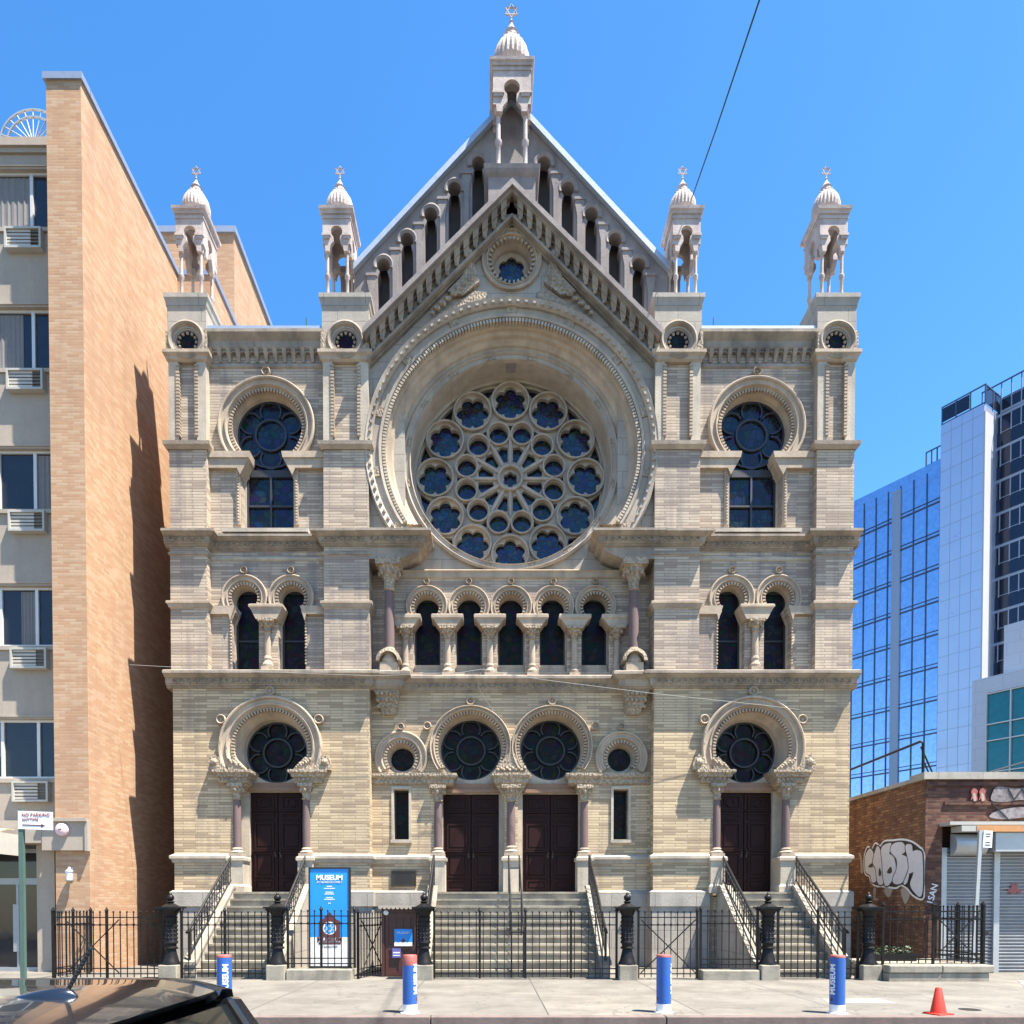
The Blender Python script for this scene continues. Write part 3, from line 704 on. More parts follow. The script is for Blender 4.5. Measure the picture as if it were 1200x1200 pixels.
    for k in range(7):
        for j in range(2): mb.ball((q*(2.36+.02*j), .0+.13*k, 11.3+.12*j), .06)
    P('carved_return', mb, 'carved')
# middle column between the doors
column(0, .40, 3.0, 3.3, 4.5, 4.95, .115, sq=.26)
mb = MB(); mb.box(-.22, .22, .2, .8, 2.04, 3.0); mb.mould(-.22, .22, .2, .7, [(0, 2.86), (.05, 2.89), (.05, 2.97), (0, 3.0)]); P('pedestal', mb, 'stone')
mb = MB(); mb.mould(-.46, .46, .28, .8, [(-.10, 4.95), (0, 5.02), (0, 5.12), (.04, 5.16), (.06, 5.2), (.06, 5.27), (0, 5.28)]); mb.plate([(-.5, 5.27), (.5, 5.27), (.12, 5.75), (0, 5.95), (-.12, 5.75)], [], .27, .42)
for k in range(10): mb.ball((-.36+.08*k, .26, 5.34+.05*(k % 2)), .05)
P('impost', mb, 'carved')
mb = MB(); cornice(mb, -2.95, 2.95, .4, .9, 7.45, .72, .8, left=False, right=False); P('cornice', mb, 'soiled_shaded')
mb = MB(); frieze(mb, -2.6, 2.6, .295, 7.625, .06, .17); P('frieze', mb, 'carved')
# ---- arcade
AR = [i*1.16 for i in (-2, -1, 0, 1, 2)]
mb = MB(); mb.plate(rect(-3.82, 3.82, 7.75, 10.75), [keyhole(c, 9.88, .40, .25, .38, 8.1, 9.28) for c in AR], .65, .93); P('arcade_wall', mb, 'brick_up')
mb = MB(); mb.plate(rect(-3.0, 3.0, 7.95, 10.5), [keyhole(c, 9.88, .33, .22, .355, 8.36, 9.28) for c in AR], .90, 1.0); P('window_reveal', mb, 'stone')
for c in AR:
    mb = MB(); arch_ring(mb, c, 9.88, .575, .40, .33, .65, .92, -34, 30, .11); P('arch_moulding', mb, 'terracotta')
    rosette(c, 10.56, .085, .62)
    mb = MB(); mb.plate(rect(c-.355, c+.355, 8.36, 10.2), [rect(c-.31, c+.31, 8.41, 10.15)], .985, 1.02); w = P('keyhole_window', mb, 'lead_lo'); pane(rect(c-.35, c+.35, 8.34, 10.22), 1.025, 'glass_lo', w)
    mb = MB(); mb.box(c-.37, c+.37, .78, .95, 8.12, 8.22); mb.box(c-.36, c+.36, .84, .95, 8.22, 8.36); P('sill', mb, 'terracotta')
for i in range(-3, 3):
    c = (i+.5)*1.16; h = .40
    mb = MB(); mb.plate([(c-h, 9.6), (c+h, 9.6), (c+h, 9.5), (c+.24, 9.28), (c-.24, 9.28), (c-h, 9.5)], [], .40, .9); mb.mould(c-h, c+h, .40, .9, [(0, 9.46), (.035, 9.5), (.035, 9.58), (0, 9.605)]); P('impost', mb, 'terracotta')
    column(c, .55, 7.88, 8.3, 8.93, 9.28, .085, 1, 'terracotta', sq=.22)
mb = MB(); mb.mould(-3.3, 3.3, .65, .9, [(0, 10.64), (.06, 10.68), (.07, 10.8), (.12, 10.84), (.02, 10.9)], False, False); P('string_course', mb, 'terracotta')
# ---- rose window wall and gable
ZR = 13.85
mb = MB(); mb.plate(rect(-3.82, 3.82, 10.7, 17.0), [circ(0, ZR, 2.88, 72)], .78, 1.1); P('rose_wall', mb, 'ashlar')
r = 3.5; a0 = math.asin((11.58-ZR)/r)
arcp = [(r*math.cos(a0+(math.pi-2*a0)*i/60), ZR+r*math.sin(a0+(math.pi-2*a0)*i/60)) for i in range(61)]
GS = .975
def gz(u, z): return z-GS*abs(u)
mb = MB(); mb.plate([(3.82, 11.58)] + [(3.82, gz(3.82, 20.2)), (0, 20.2), (-3.82, gz(3.82, 20.2)), (-3.82, 11.58)] + arcp[::-1], [circ(0, 18.84, .62, 36)], .2, .55); P('gable_wall', mb, 'ashlar')
mb = MB(); mb.box(-3.82, -2.9, .52, .8, 11.6, 17); mb.box(2.9, 3.82, .52, .8, 11.6, 17); P('gable_return', mb, 'ashlar')
mb = MB(); low = -34
mb.arc(0, ZR, [(3.933, .25), (3.933, .06), (3.893, .0), (3.893, -.02), (3.770, .04), (3.730, .1), (3.730, .16), (3.587, .16), (3.546, .10), (3.485, .12), (3.465, .2), (3.424, .22), (3.403, .3), (3.5, .4)], low, 180-low, 110)
for i in range(150):
    a = R(low+(180-2*low)*(i+.5)/150); c, q_ = math.cos(a), math.sin(a)
    if i % 2: mb.hexa([(rr*c-t*q_, y, ZR+rr*q_+t*c) for rr in (3.76, 3.81) for y in (-.035, .12) for t in (-.035, .035)])
P('rose_arch', mb, 'grey_buff')
mb = MB(); mb.arc(0, ZR, [(3.48, .2), (3.41, .24), (3.36, .30), (3.33, .32), (3.31, .40), (3.24, .43), (3.2, .52), (3.10, .60), (3.07, .66), (2.98, .70), (2.98, .9), (3.48, .9)], low, 180-low, 110); P('rose_cove', mb, 'terracotta')
mb = MB()
for i in range(170):
    a = R(low+(180-2*low)*(i+.5)/170); c, q_ = math.cos(a), math.sin(a)
    mb.hexa([(rr*c-t*q_, y, ZR+rr*q_+t*c) for rr in (3.37, 3.46) for y in (.13, .28) for t in (-.028, .028)])
P('bead_course', mb, 'stone')
for i in range(11):
    a = low+(180-2*low)*(i)/10
    mb = MB()
    for rr, y in ((3.655, .12), ):
        c, q_ = math.cos(R(a)), math.sin(R(a))
        mb.hexa([(r2*c-t*q_, yy, ZR+r2*q_+t*c) for r2 in (rr-.09, rr+.09) for yy in (y, y+.1) for t in (-.13, .13)])
    P('carved_voussoir', mb, 'carved')
mb = MB(); mb.arc(0, ZR, [(3.0, .9), (3.0, .68), (2.94, .62), (2.92, .66), (2.90, .70), (2.80, .70), (2.78, .66), (2.77, .68), (2.755, .78), (2.755, 1.62), (3.0, 1.62)], 0, 360, 110, True); P('rose_ring', mb, 'grey_buff')
for i in range(16):
    a = R(22.5*i+11); c, q_ = math.cos(a), math.sin(a); mb = MB()
    mb.hexa([(r2*c-t*q_, yy, ZR+r2*q_+t*c) for r2 in (2.81, 2.89) for yy in (.685, .8) for t in (-.13, .13)])
    P('carved_voussoir', mb, 'carved')
# tracery
KR = 1.075
mb = MB(); holes = []
for k in range(12):
    a = R(90+30*k); holes.append(foil(2.0*KR*math.cos(a), ZR+2.0*KR*math.sin(a), .29, .175, 6, 90+30*k))
    b = R(75+30*k); holes.append(circ(1.2*KR*math.cos(b), ZR+1.2*KR*math.sin(b), .265, 20))
    g = .075
    wp = []
    for rr, off in ((.50, -1), (.90, -1), (.955, 0), (.90, 1), (.50, 1)):
        da = R(15)-math.asin(min(.9, g/rr)) if off else 0
        wp.append((rr*math.cos(b+off*da), ZR+rr*math.sin(b+off*da)))
    holes.append(wp)
    c = b; holes.append([(rr*math.cos(c+R(t)), ZR+rr*math.sin(c+R(t))) for rr, t in ((2.6, -6), (2.62, 0), (2.6, 6), (2.36, 0))])
    holes.append([(rr*math.cos(a+R(t)), ZR+rr*math.sin(a+R(t))) for rr, t in ((1.52, -3.6), (1.52, 3.6), (1.37, 0))])
holes.append(foil(0, ZR, .13, .085, 6))
mb.plate(circ(0, ZR, 2.79, 96), holes, 1.50, 1.64); tr = P('rose_window', mb, 'grey_buff')
mb = MB()
def ringp(x, z, ro, ri, v0, v1, n=32): mb.arc(x, z, [(ro, v1), (ro, v0+.02), (ro-.02, v0), (ri+.02, v0), (ri, v0+.02), (ri, v1)], 0, 360, n, True)
for k in range(12):
    a = R(90+30*k); ringp(2.0*KR*math.cos(a), ZR+2.0*KR*math.sin(a), .548, .497, 1.36, 1.52)
    b = R(75+30*k); ringp(1.2*KR*math.cos(b), ZR+1.2*KR*math.sin(b), .335, .285, 1.38, 1.52, 24)
    mb.tube([(.36*math.cos(a), 1.47, ZR+.36*math.sin(a)), (1.16*math.cos(a), 1.47, ZR+1.16*math.sin(a))], .05, 8)
    mb.ball((1.19*math.cos(a), 1.42, ZR+1.19*math.sin(a)), .06)
ringp(0, ZR, .37, .30, 1.35, 1.52); ringp(0, ZR, 2.77, 2.67, 1.38, 1.52, 90)
P('tracery', mb, 'grey_buff', tr); pane(circ(0, ZR, 2.77, 64), 1.66, 'glass_rose', tr)
# oculus
mb = MB(); arch_ring(mb, 0, 18.84, .80, .60, .48, .2, .5, n=48, closed=True, proud=.10); oc = P('oculus', mb, 'terracotta')
mb = MB(); mb.plate(circ(0, 18.84, .64, 36), [foil(0, 18.84, .22, .15, 6, 90)], .5, .56); P('tracery', mb, 'terracotta', oc); pane(circ(0, 18.84, .5, 24), .57, 'glass_rose', oc)
rosette(0, 19.66, .085, .17); mb = MB(); mb.box(-.13, .13, .08, .24, 17.58, 17.85); P('keystone', mb, 'carved')
for q in (-1, 1):
    mb = MB(); mb.plate([(q*x, z) for x, z in ((.66, 17.95), (1.0, 17.98), (2.2, 17.2), (2.0, 17.16), (1.5, 17.48), (1.0, 17.7), (.7, 17.76))], [], .1, .24)
    mb.plate([(q*x, z) for x, z in ((.86, 18.2), (1.02, 18.72), (1.12, 18.86), (1.24, 18.8), (1.2, 18.55), (1.36, 18.3), (1.7, 17.95), (1.3, 17.85))], [], .06, .24)
    mb.ball((q*1.13, .04, 18.86), .13, 1.1)
    for k in range(16): mb.ball((q*(.98+.075*k), .08, 18.38-.062*k-.06*(k % 2)), .065)
    P('acanthus_scroll', mb, 'carved')
# gable cornice
def chev(mb, za, zb, v0, v1, ue):
    mb.plate([(-ue, gz(ue, za)), (0, za), (ue, gz(ue, za)), (ue, gz(ue, zb)), (0, zb), (-ue, gz(ue, zb))], [], v0, v1)
mb = MB(); chev(mb, 20.48, 20.32, -.36, 1.0, 3.9); P('gable_coping', mb, 'grey_terra')
mb = MB(); chev(mb, 20.318, 20.24, -.26, .3, 3.85); chev(mb, 20.23, 19.86, .02, .3, 3.84); chev(mb, 19.85, 19.76, -.08, .3, 3.82); chev(mb, 19.75, 19.70, .08, .3, 3.8); P('gable_cornice', mb, 'soiled_shaded')
for q in (-1, 1):
    mb = MB()
    for k in range(15):
        u0 = .14+.245*k; u1 = u0+.15
        for lo, hi, v0, e in ((20.07, 20.24, -.22, 0), (19.94, 20.08, -.14, .02)):
            mb.hexa([(q*(u0+e), v0+.05, gz(u0+e, lo)), (q*(u1-e), v0+.05, gz(u1-e, lo)), (q*(u0+e), .04, gz(u0+e, lo)), (q*(u1-e), .04, gz(u1-e, lo)), (q*u0, v0, gz(u0, hi)), (q*u1, v0, gz(u1, hi)), (q*u0, .04, gz(u0, hi)), (q*u1, .04, gz(u1, hi))])
        c = (u0+u1)/2; mb.ball((q*c, -.06, gz(c, 19.93)), .06)
    mb.plate([(q*u, gz(u, z)) for u, z in ((.06, 20.22), (3.8, 20.22), (3.8, 20.15), (.06, 20.15))], [], -.05, .03)
    P('gable_corbels', mb, 'soiled_shaded')
# gallery of niches behind and above the gable
NS = 1.05
def nz(u, z): return z-NS*abs(u)
nich = [(.90+.65*i, 24.3-1.4-NS*(.90+.65*i)) for i in range(5)]
mb = MB(); holes = []
for u, z in nich:
    for q in (-1, 1): holes.append(keyhole(q*u, z, .18, .11, .165, z-1.5, z-.32, 18))
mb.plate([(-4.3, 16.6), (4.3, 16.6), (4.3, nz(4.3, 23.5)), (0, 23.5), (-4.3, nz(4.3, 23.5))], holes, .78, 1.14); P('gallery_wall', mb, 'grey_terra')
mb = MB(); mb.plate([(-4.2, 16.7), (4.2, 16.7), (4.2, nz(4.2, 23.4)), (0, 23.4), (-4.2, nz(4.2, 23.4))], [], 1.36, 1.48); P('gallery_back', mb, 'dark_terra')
for q in (-1, 1):
    for u, z in nich:
        mb = MB(); mb.arc(q*u, z, [(.29, .8), (.29, .73), (.24, .71), (.18, .75), (.18, .8)], -20, 200, 20); P('arch_moulding', mb, 'grey_terra')
        c = u+.325; zt = z-.42
        mb = MB(); mb.plate([(q*(c-.07), z-1.9), (q*(c+.07), z-1.9), (q*(c+.07), zt-.3), (q*(c+.13), zt), (q*(c+.13), zt+.1), (q*(c-.13), zt+.1), (q*(c-.13), zt), (q*(c-.07), zt-.3)], [], .725, .8); mb.box(*sorted((q*(c-.15), q*(c+.15))), .70, .79, zt+.1, zt+.17); P('gallery_pier', mb, 'grey_terra')
mb = MB()
mb.plate([(-4.3, nz(4.3, 23.7)), (0, 23.7), (4.3, nz(4.3, 23.7)), (4.3, nz(4.3, 23.51)), (0, 23.51), (-4.3, nz(4.3, 23.51))], [], .62, 1.5); P('gallery_coping', mb, 'flash')
mb = MB(); mb.plate([(-4.28, nz(4.28, 23.62)), (0, 23.62), (4.28, nz(4.28, 23.62)), (4.28, 16.76), (-4.28, 16.76)], [], 1.51, 20); mb.box(-3.7, 3.7, 1.75, 19.9, 0, 16.75); P('nave_body', mb, 'roof')
for q in (-1, 1):
    mb = MB(); a, b = sorted((q*3.85, q*4.78)); mb.box(a, b, 1.3, 2.6, 16.6, 19.5); mb.mould(a, b, 1.3, 2.6, [(0, 19.4), (.06, 19.45), (.08, 19.6), (0, 19.64)]); P('kneeler', mb, 'grey_terra')
# pedestal and pinnacle on the gable
mb = MB(); mb.box(-.62, .62, .02, 1.2, 19.9, 21.0); mb.mould(-.62, .62, .02, 1.2, [(0, 20.86), (.06, 20.92), (.1, 21.0), (.12, 21.1), (0, 21.14)]); P('gable_pedestal', mb, 'grey_terra')
pinnacle(0, .62, 21.13, .50, .58, 22.6, 23.9)
#==STREET==
# ================================================================== ground
mb = MB(); mb.box(-400, 400, 30.0, 900, -.4, -.15); structure(mb.build('ground', 'asphalt'))
mb = MB(); mb.box(-60, 60, .2, 10.8, -.5, -.14); structure(mb.build('road', 'asphalt'))
mb = MB(); mb.box(-60, 60, 10.95, 30, -.5, 0); structure(mb.build('sidewalk', 'side'))
mb = MB()
for x in (-52.2, -42.2, -32.2, -22.2, -12.2, -2.2, 7.7-4.7, 13, 23, 33, 43): pass
xs = [-60, -40, -28, -19, -12.5, -6.4, -.9, 2.62, 8.4, 15, 24, 36, 60]
for a, b in zip(xs, xs[1:]): mb.box(a+.006, b-.006, 10.78, 10.946, -.45, .004)
structure(mb.build('kerb', 'curb', bevel=.015))
mb = MB(); mb.box(-60, 60, -8, .19, -.5, 0); structure(mb.build('near_sidewalk', 'side'))

# ================================================================== apartment building on the left
XB, YB, HB = -9.88, 17.9, 21.55
AP = thing('apartment_building', 'tan brick apartment building with grey concrete window bays and plain side wall', 'building', (XB, YB, 0))
AX = lambda mb: mb                      # coordinates below are relative to the front right corner
mb = MB(); mb.box(-.84, 0, 0, 5.4, 0, HB); mb.box(-.84, 1.12, 5.39, 9, 0, HB-.02); AP_w = mb.build('brick_wall', 'lbrick', AP)
mb = MB(); mb.box(-.90, .05, -.05, .35, HB, HB+.16); mb.box(-.25, .05, .34, 5.36, HB+.002, HB+.158); mb.box(-.2, 1.17, 5.35, 9, HB-.02, HB+.13); mb.build('coping', 'tower_fin', AP)
mb = MB(); z_ = 0
bays = [(18.55, 20.0), (15.1, 16.62), (11.62, 13.13), (8.22, 9.72), (4.89, 6.38)]
bays = [(1.65+(a-1.65)*1.014, 1.65+(b-1.65)*1.014) for a, b in bays]
holes = [rect(-3.9, -1.05, a, b) for a, b in bays]
mb.plate(rect(-9.0, -.83, 3.05, HB-.8), holes, .5, .8); mb.build('concrete_wall', 'conc', AP)
mb = MB(); mb.box(-9.0, -.83, .85, 9, 0, HB-1.05); mb.build('inner_body', 'conc', AP)
mb = MB(); mb.box(-9.0, -.84, .38, .85, HB-.82, HB-.62); mb.box(-9.0, -.84, .44, .8, HB-.94, HB-.82); mb.build('parapet', 'conc', AP)
mb = MB()
for a, b in bays: mb.box(-9, -.84, .47, .52, b+.05, b+.10); mb.box(-9, -.84, .44, .52, a-.12, a-.02)
mb.build('sill_band', 'conc', AP)
for i, (a, b) in enumerate(bays):
    mb = MB(); mb.plate(rect(-3.9, -1.05, a, b), [rect(-3.84, -2.75, a+.06, b-.06), rect(-2.67, -1.82, a+.06, b-.06), rect(-1.74, -1.08, a+.06, b-.06)], .60, .68)
    w = mb.build('window', 'wframe', AP)
    g = MB(); g.box(-3.88, -1.06, .65, .67, a+.03, b-.03); g.build('pane', 'wglass', w)
    for x0, x1, zt in ([(-3.8, -2.78, .0), (-2.66, -1.83, .0)], [(-2.66, -2.05, .0), (-3.8, -2.78, .35)], [(-1.73, -1.09, .0), (-3.8, -3.0, 0)], [(-2.2, -1.83, .0)], [(-3.8, -2.78, .5)])[i]:
        g = MB(); n = 16
        poly = [(x0+(x1-x0)*k/n, .635+.012*math.sin(k*2.3+i)) for k in range(n+1)]
        for (xa, ya), (xb, yb) in zip(poly, poly[1:]): g.hexa([(xa, ya, a+.08+zt), (xb, yb, a+.08+zt), (xa, ya+.008, a+.08+zt), (xb, yb+.008, a+.08+zt), (xa, ya, b-.1), (xb, yb, b-.1), (xa, ya+.008, b-.1), (xb, yb+.008, b-.1)])
        g.build('curtain', 'curtain', w)
# street level: soffit box, entrance, canopy
mb = MB(); mb.box(-1.10, 0.0, -.12, -.004, 3.02, 3.72); mb.box(-1.14, .03, -.2, -.004, 3.72, 3.80); mb.box(-.03, .04, -.16, -.003, 3.0, 3.719); mb.build('fascia_box', 'conc', AP)
mb = MB(); mb.box(-9, -1.12, -.1, .5, 3.2, 3.75); mb.box(-1.5, -1.05, .3, .9, 0, 3.2); mb.build('entrance_surround', 'conc', AP)
mb = MB(); mb.plate(rect(-5.0, -1.5, 0, 3.1), [rect(-4.9, -2.92, .1, 2.2), rect(-2.75, -2.15, .1, 2.2), rect(-2.09, -1.62, .1, 2.2), rect(-4.9, -2.92, 2.36, 3.0), rect(-2.8, -1.6, 2.36, 3.0)], .5, .62)
mb.box(-2.9, -2.78, .42, .55, 0, 3.1); mb.box(-2.2, -2.05, .44, .52, .5, 1.7)
st = mb.build('storefront', 'shutter', AP); g = MB(); g.box(-4.95, -1.55, .56, .58, .05, 3.05); g.build('pane', 'wglass', st)
mb = MB(); mb.box(-4.9, -1.55, .82, .845, 0, 3.0); mb.build('lobby_wall', 'curtain', AP)
def ccv(x, y, z): return x, y, z
mb = MB()
n = 10
for k in range(n):
    t0, t1 = k/n, (k+1)/n
    f = lambda t: (-.98+.86*t*t*.9, 3.08+.45*math.sin(t*math.pi/2))
    (y0, z0), (y1, z1) = f(t0), f(t1)
    mb.hexa([(-5, y0, z0), (-1.72, y0, z0), (-5, y0+.02, z0-.03), (-1.72, y0+.02, z0-.03), (-5, y1, z1), (-1.72, y1, z1), (-5, y1+.02, z1-.03), (-1.72, y1+.02, z1-.03)])
aw = tag(mb.build('entrance_awning', plain('cream_canvas', (.40, .36, .25), .8), None, loc=(XB, YB, 0)), 'cream curved awning with number strip over apartment entrance', 'awning')
mb = MB(); mb.box(-5.02, -1.7, -1.0, -.972, 2.90, 3.10); st = mb.build('number_strip', 'cream_ink', aw)
mb = MB(); mb.box(-5.02, -1.7, -1.012, -.97, 2.885, 2.905); mb.box(-5.02, -1.7, -1.012, -.97, 3.095, 3.115); mb.build('trim', 'maroon', aw); mb = MB(); mb.box(-1.72, -1.69, -.96, -.1, 2.885, 3.4); mb.build('end_panel', 'steel_white', aw)
text_obj('2  1  9', .19, 'black', 'number', aw, loc=(-2.45, -1.003, 3.0))
AC = None
for i, (a, b) in enumerate(bays):
    pl = ['topmost window, under the fan railing', 'second window from the top', 'third window down, the one with a drawn curtain', 'fourth window down, two above the awning', 'lowest window, just above the entrance awning']
    lab = 'wall air conditioner grille below the ' + pl[i]
    loc = (XB-1.86, YB+.77, a-.62)
    if AC is None:
        AC = thing('air_conditioner', lab, 'air conditioner', loc, group='air conditioners under the apartment windows')
        mb = MB(); mb.plate(rect(-.46, .46, 0, .52), [rect(-.41, .41, .05, .47)], -.14, .3); mb.hexa([(.36, -.14, .02), (.46, -.14, .02), (.36, .0, .02), (.46, .0, .02), (.36, -.3, .5), (.46, -.3, .5), (.36, 0, .5), (.46, 0, .5)]) if 0 else None
        mb.build('casing', 'steel_white', AC)
        mb = MB()
        for k in range(5): mb.box(-.41, .18, -.10, -.06, .07+.085*k, .125+.085*k)
        mb.build('louvre', 'grille', AC)
        mb = MB(); mb.box(-.42, .42, -.05, .1, .04, .48)
        for k in range(5): mb.box(.18, .41, -.09, -.051, .08+.085*k, .10+.085*k)
        mb.build('coil', 'grille_dark', AC)
    else: dup(AC, loc, label=lab)
fr = thing('fan_railing', 'half round sunburst railing on the apartment parapet', 'railing', (XB-1.68, YB+.85, HB-.62))
mb = MB()
for r in (.86, .68): mb.arc(0, 0, [(r, -.02), (r, .02), (r-.035, .02), (r-.035, -.02)], 0, 180, 28)
mb.tube([(-.86, 0, .02), (.86, 0, .02)], .02, 6); mb.build('frame', 'galv', fr)
mb = MB()
for k in range(1, 12): a = R(15*k); mb.tube([(.12*math.cos(a), 0, .12*math.sin(a)), (.86*math.cos(a), 0, .86*math.sin(a))], .014, 5)
mb.build('spoke', 'galv', fr)
bl = thing('alarm_bell', 'round pink alarm bell on the concrete box beside the awning', 'bell', (XB-.58, YB-.125, 3.52))
mb = MB(); mb.arc(0, 0, [(.165, 0), (.165, -.03), (.15, -.07), (.09, -.1), (.02, -.105), (.02, 0)], 0, 360, 28, True); mb.build('gong', 'pink', bl, smooth=True)
mb = MB(); mb.ball((-.02, -.11, 0), .025); mb.build('bolt', 'grille_dark', bl)
wl = thing('wall_lamp', 'small carriage lamp on the tan brick pier by the entrance', 'lamp', (XB-.43, YB, 2.40))
mb = MB(); mb.box(-.03, .03, -.02, 0, -.1, .2); mb.tube([(0, 0, .14), (0, -.1, .2), (0, -.14, .14)], .012, 6); mb.lathe(0, -.14, [(.10, .1), (.07, .13), (.02, .19), (.02, .22)], 10); mb.lathe(0, -.14, [(.05, -.15), (.085, -.12), (.085, -.1)], 10); mb.build('bracket', 'galv', wl)
mb = MB(); mb.lathe(0, -.14, [(.07, -.1), (.085, .1)], 10); mb.build('lamp_glass', 'lampglass', wl, smooth=True)

for o in AP.children:                       # the window bays lie well back from the brick pier
    if o.name.split('.')[0] in ('concrete_wall', 'inner_body', 'parapet', 'sill_band', 'window'): o.location.y = .3
RB = thing('rear_brick_building', 'tall tan brick building rising behind the left tower roof', 'building', (-9.37, 27, 0))
mb = MB(); mb.box(-3.1, 0, 0, 9, 0, 26.2); mb.build('brick_wall', 'lbrick', RB)
mb = MB(); mb.box(-3.2, .08, -.08, 9.1, 26.2, 26.42); mb.build('coping', 'tower_fin', RB)

# ================================================================== glass towers far right
A_, B_ = Vector((-.545, .839, 0)), Vector((.839, .545, 0))
def fin(mb): return mb
ang = math.atan2(B_.y, B_.x)               # local x = right-back, local y = left-back (turned by ang)
GT = thing('glass_tower', 'blue glass tower with a tall silver panelled corner', 'tower', (45.6, 68, -1.5), ang)
def slabs(mb, z0, z1, y0, y1, x, dx): mb.box(x, dx, y0, y1, z0, z1)
mb = MB(); mb.box(0, 3.3, .0, 3.75, 0, 49.6); mb.build('panel_core', 'tower_panel', GT)
mb = MB()
for k in range(1, 4): mb.box(-.012, .02, 3.75*k/4-.015, 3.75*k/4+.015, 0, 49.5)
for k in range(28): mb.box(-.011, .02, .02, 3.74, 1.78*k+.6, 1.78*k+.64)
mb.build('panel_joint', 'tower_fin', GT)
mb = MB(); mb.box(0, 1.6, -.12, -.004, 0, 48.9); mb.build('white_corner', 'tower_white', GT)
mb = MB(); mb.box(.3, 20, 3.76, 34, 0, 45.0); mb.build('glass_wall', 'tower_glass', GT)
mb = MB()
for y in (7.6, 13.9, 20, 26): mb.box(.12, .4, y, y+.85, 0, 45.5)
mb.build('pilaster', 'tower_fin', GT)
mb = MB()
for k in range(14): mb.box(.2, .42, 3.77, 34, 3.2*k+.9, 3.2*k+1.02); mb.box(.22, .42, 3.77, 34, 3.2*k+1.3, 3.2*k+1.36)
y = 3.8
while y < 34: mb.box(.19, .4, y, y+.07, 0, 45.8); y += 1.27
mb.build('mullion', 'tower_mull', GT)
mb = MB(); mb.box(.28, .36, 3.77, 34, 45.0, 46.6); mb.build('glass_parapet', 'tower_glass', GT)
mb = MB()
for y0, y1, x, z0, z1 in ((-.1, 3.75, .05, 49.6, 51.4), (3.77, 5.4, .5, 46.6, 48.1)):
    mb.box(x, x+.08, y0, y1, z1-.12, z1); mb.box(x, x+.08, y0, y1, z0+.05, z0+.16)
    for k in range(4): yy = y0+(y1-y0-.1)*k/3; mb.box(x+.004, x+.1, yy, yy+.1, z0, z1-.01)
mb.box(.05, 3.3, -.1, -.02, 51.28, 51.4); mb.box(1.6, 1.7, -.1, 0, 49.6, 51.3); mb.box(3.2, 3.3, -.1, 0, 49.6, 51.3)
mb.build('roof_rail', 'tower_mull', GT)
mb = MB(); mb.box(.1, 3.25, -.06, -.03, 49.7, 51.3); mb.box(.07, .12, 1.3, 3.7, 49.9, 51.2); mb.build('roof_glass', 'tower_dark', GT)

DT = thing('dark_glass_tower', 'dark glass tower with small corner balconies at the right edge', 'tower', (48.5-.52, 69.9+.2-.8, -1.2), ang)
mb = MB(); mb.box(1.3, 16, 0, 3.3, 0, 50.2); mb.box(.0, 16, -2.6, -.01, 0, 50.6); mb.build('tower_wall', 'tower_dark', DT)
mb = MB()
for k in range(17):
    mb.box(-.06, 1.3, -2.3, 1.6, 3.05*k+.1, 3.05*k+.35)
for k in range(17):
    for z, q in ((.4, .2), (1.4, .08), (2.4, .08)): mb.box(-.05, 16.02, -2.66, -2.58, 3.05*k+z, 3.05*k+z+q)
    for z, q in ((.4, .2), (1.6, .07)): mb.box(-.06, .02, -2.6, -.02, 3.05*k+z+.01, 3.05*k+z+q)
x = .05
while x < 16: mb.box(x, x+.09, -2.69, -2.58, 0, 51.5); x += 1.05
for y in (-2.62, -1.8, -1.0, -.15): mb.box(-.07, .02, y, y+.09, 0, 51.5)
mb.build('mullion', 'tower_fin', DT)
for k in range(16):
    mb = MB(); mb.box(-.1, -.05, -2.2, 1.5, 3.05*k+.36, 3.05*k+1.5); mb.build('balcony_glass', 'tower_dark', DT)
mb = MB(); mb.box(.0, 16.05, -2.74, -2.67, 42.6, 45.6); mb.build('pale_band', 'tower_white', DT)
mb = MB(); mb.box(0, 16, -2.64, -2.56, 52.0, 52.12); mb.box(-.04, .04, -2.6, 1.6, 52.0, 52.12)
for k in range(6): mb.box(-.04, .04, -2.6+.82*k, -2.52+.82*k, 50.5, 52.05)
for k in range(9): mb.box(1.9*k, 1.9*k+.09, -2.66, -2.57, 50.5, 52.05)
mb.build('roof_rail', 'tower_mull', DT)

TB = thing('pale_office_building', 'pale panelled building with teal windows above the garage roof', 'building', (34.3, 52, 0), ang-math.pi/2)
# local x runs towards the viewer along the face, local y away from the street side
mb = MB(); mb.plate(rect(0, 14, 0, 17.7), [rect(.85, 13, 8.2, 16.6), rect(.85, 13, 2, 7.4)], 0, .4); mb.box(0, 14, .4, 12, 0, 17.7); mb.box(1.55, 14, 1.0, 12, 17.7, 21.3); mb.build('panel_wall', 'pale_panel', TB)
w = None
mb = MB()
for k in range(9): mb.box(.85+1.5*k, .92+1.5*k, .02, .3, 2, 16.6)
for z in (16.5, 14.35, 13.2, 11.0, 9.0, 8.2, 5, 3): mb.box(.85, 13, .03, .3, z, z+.08)
w = mb.build('window', 'wframe', TB); mb = MB(); mb.box(.8, 13.1, .2, .39, 1.9, 16.7); mb.build('pane', 'teal', w)

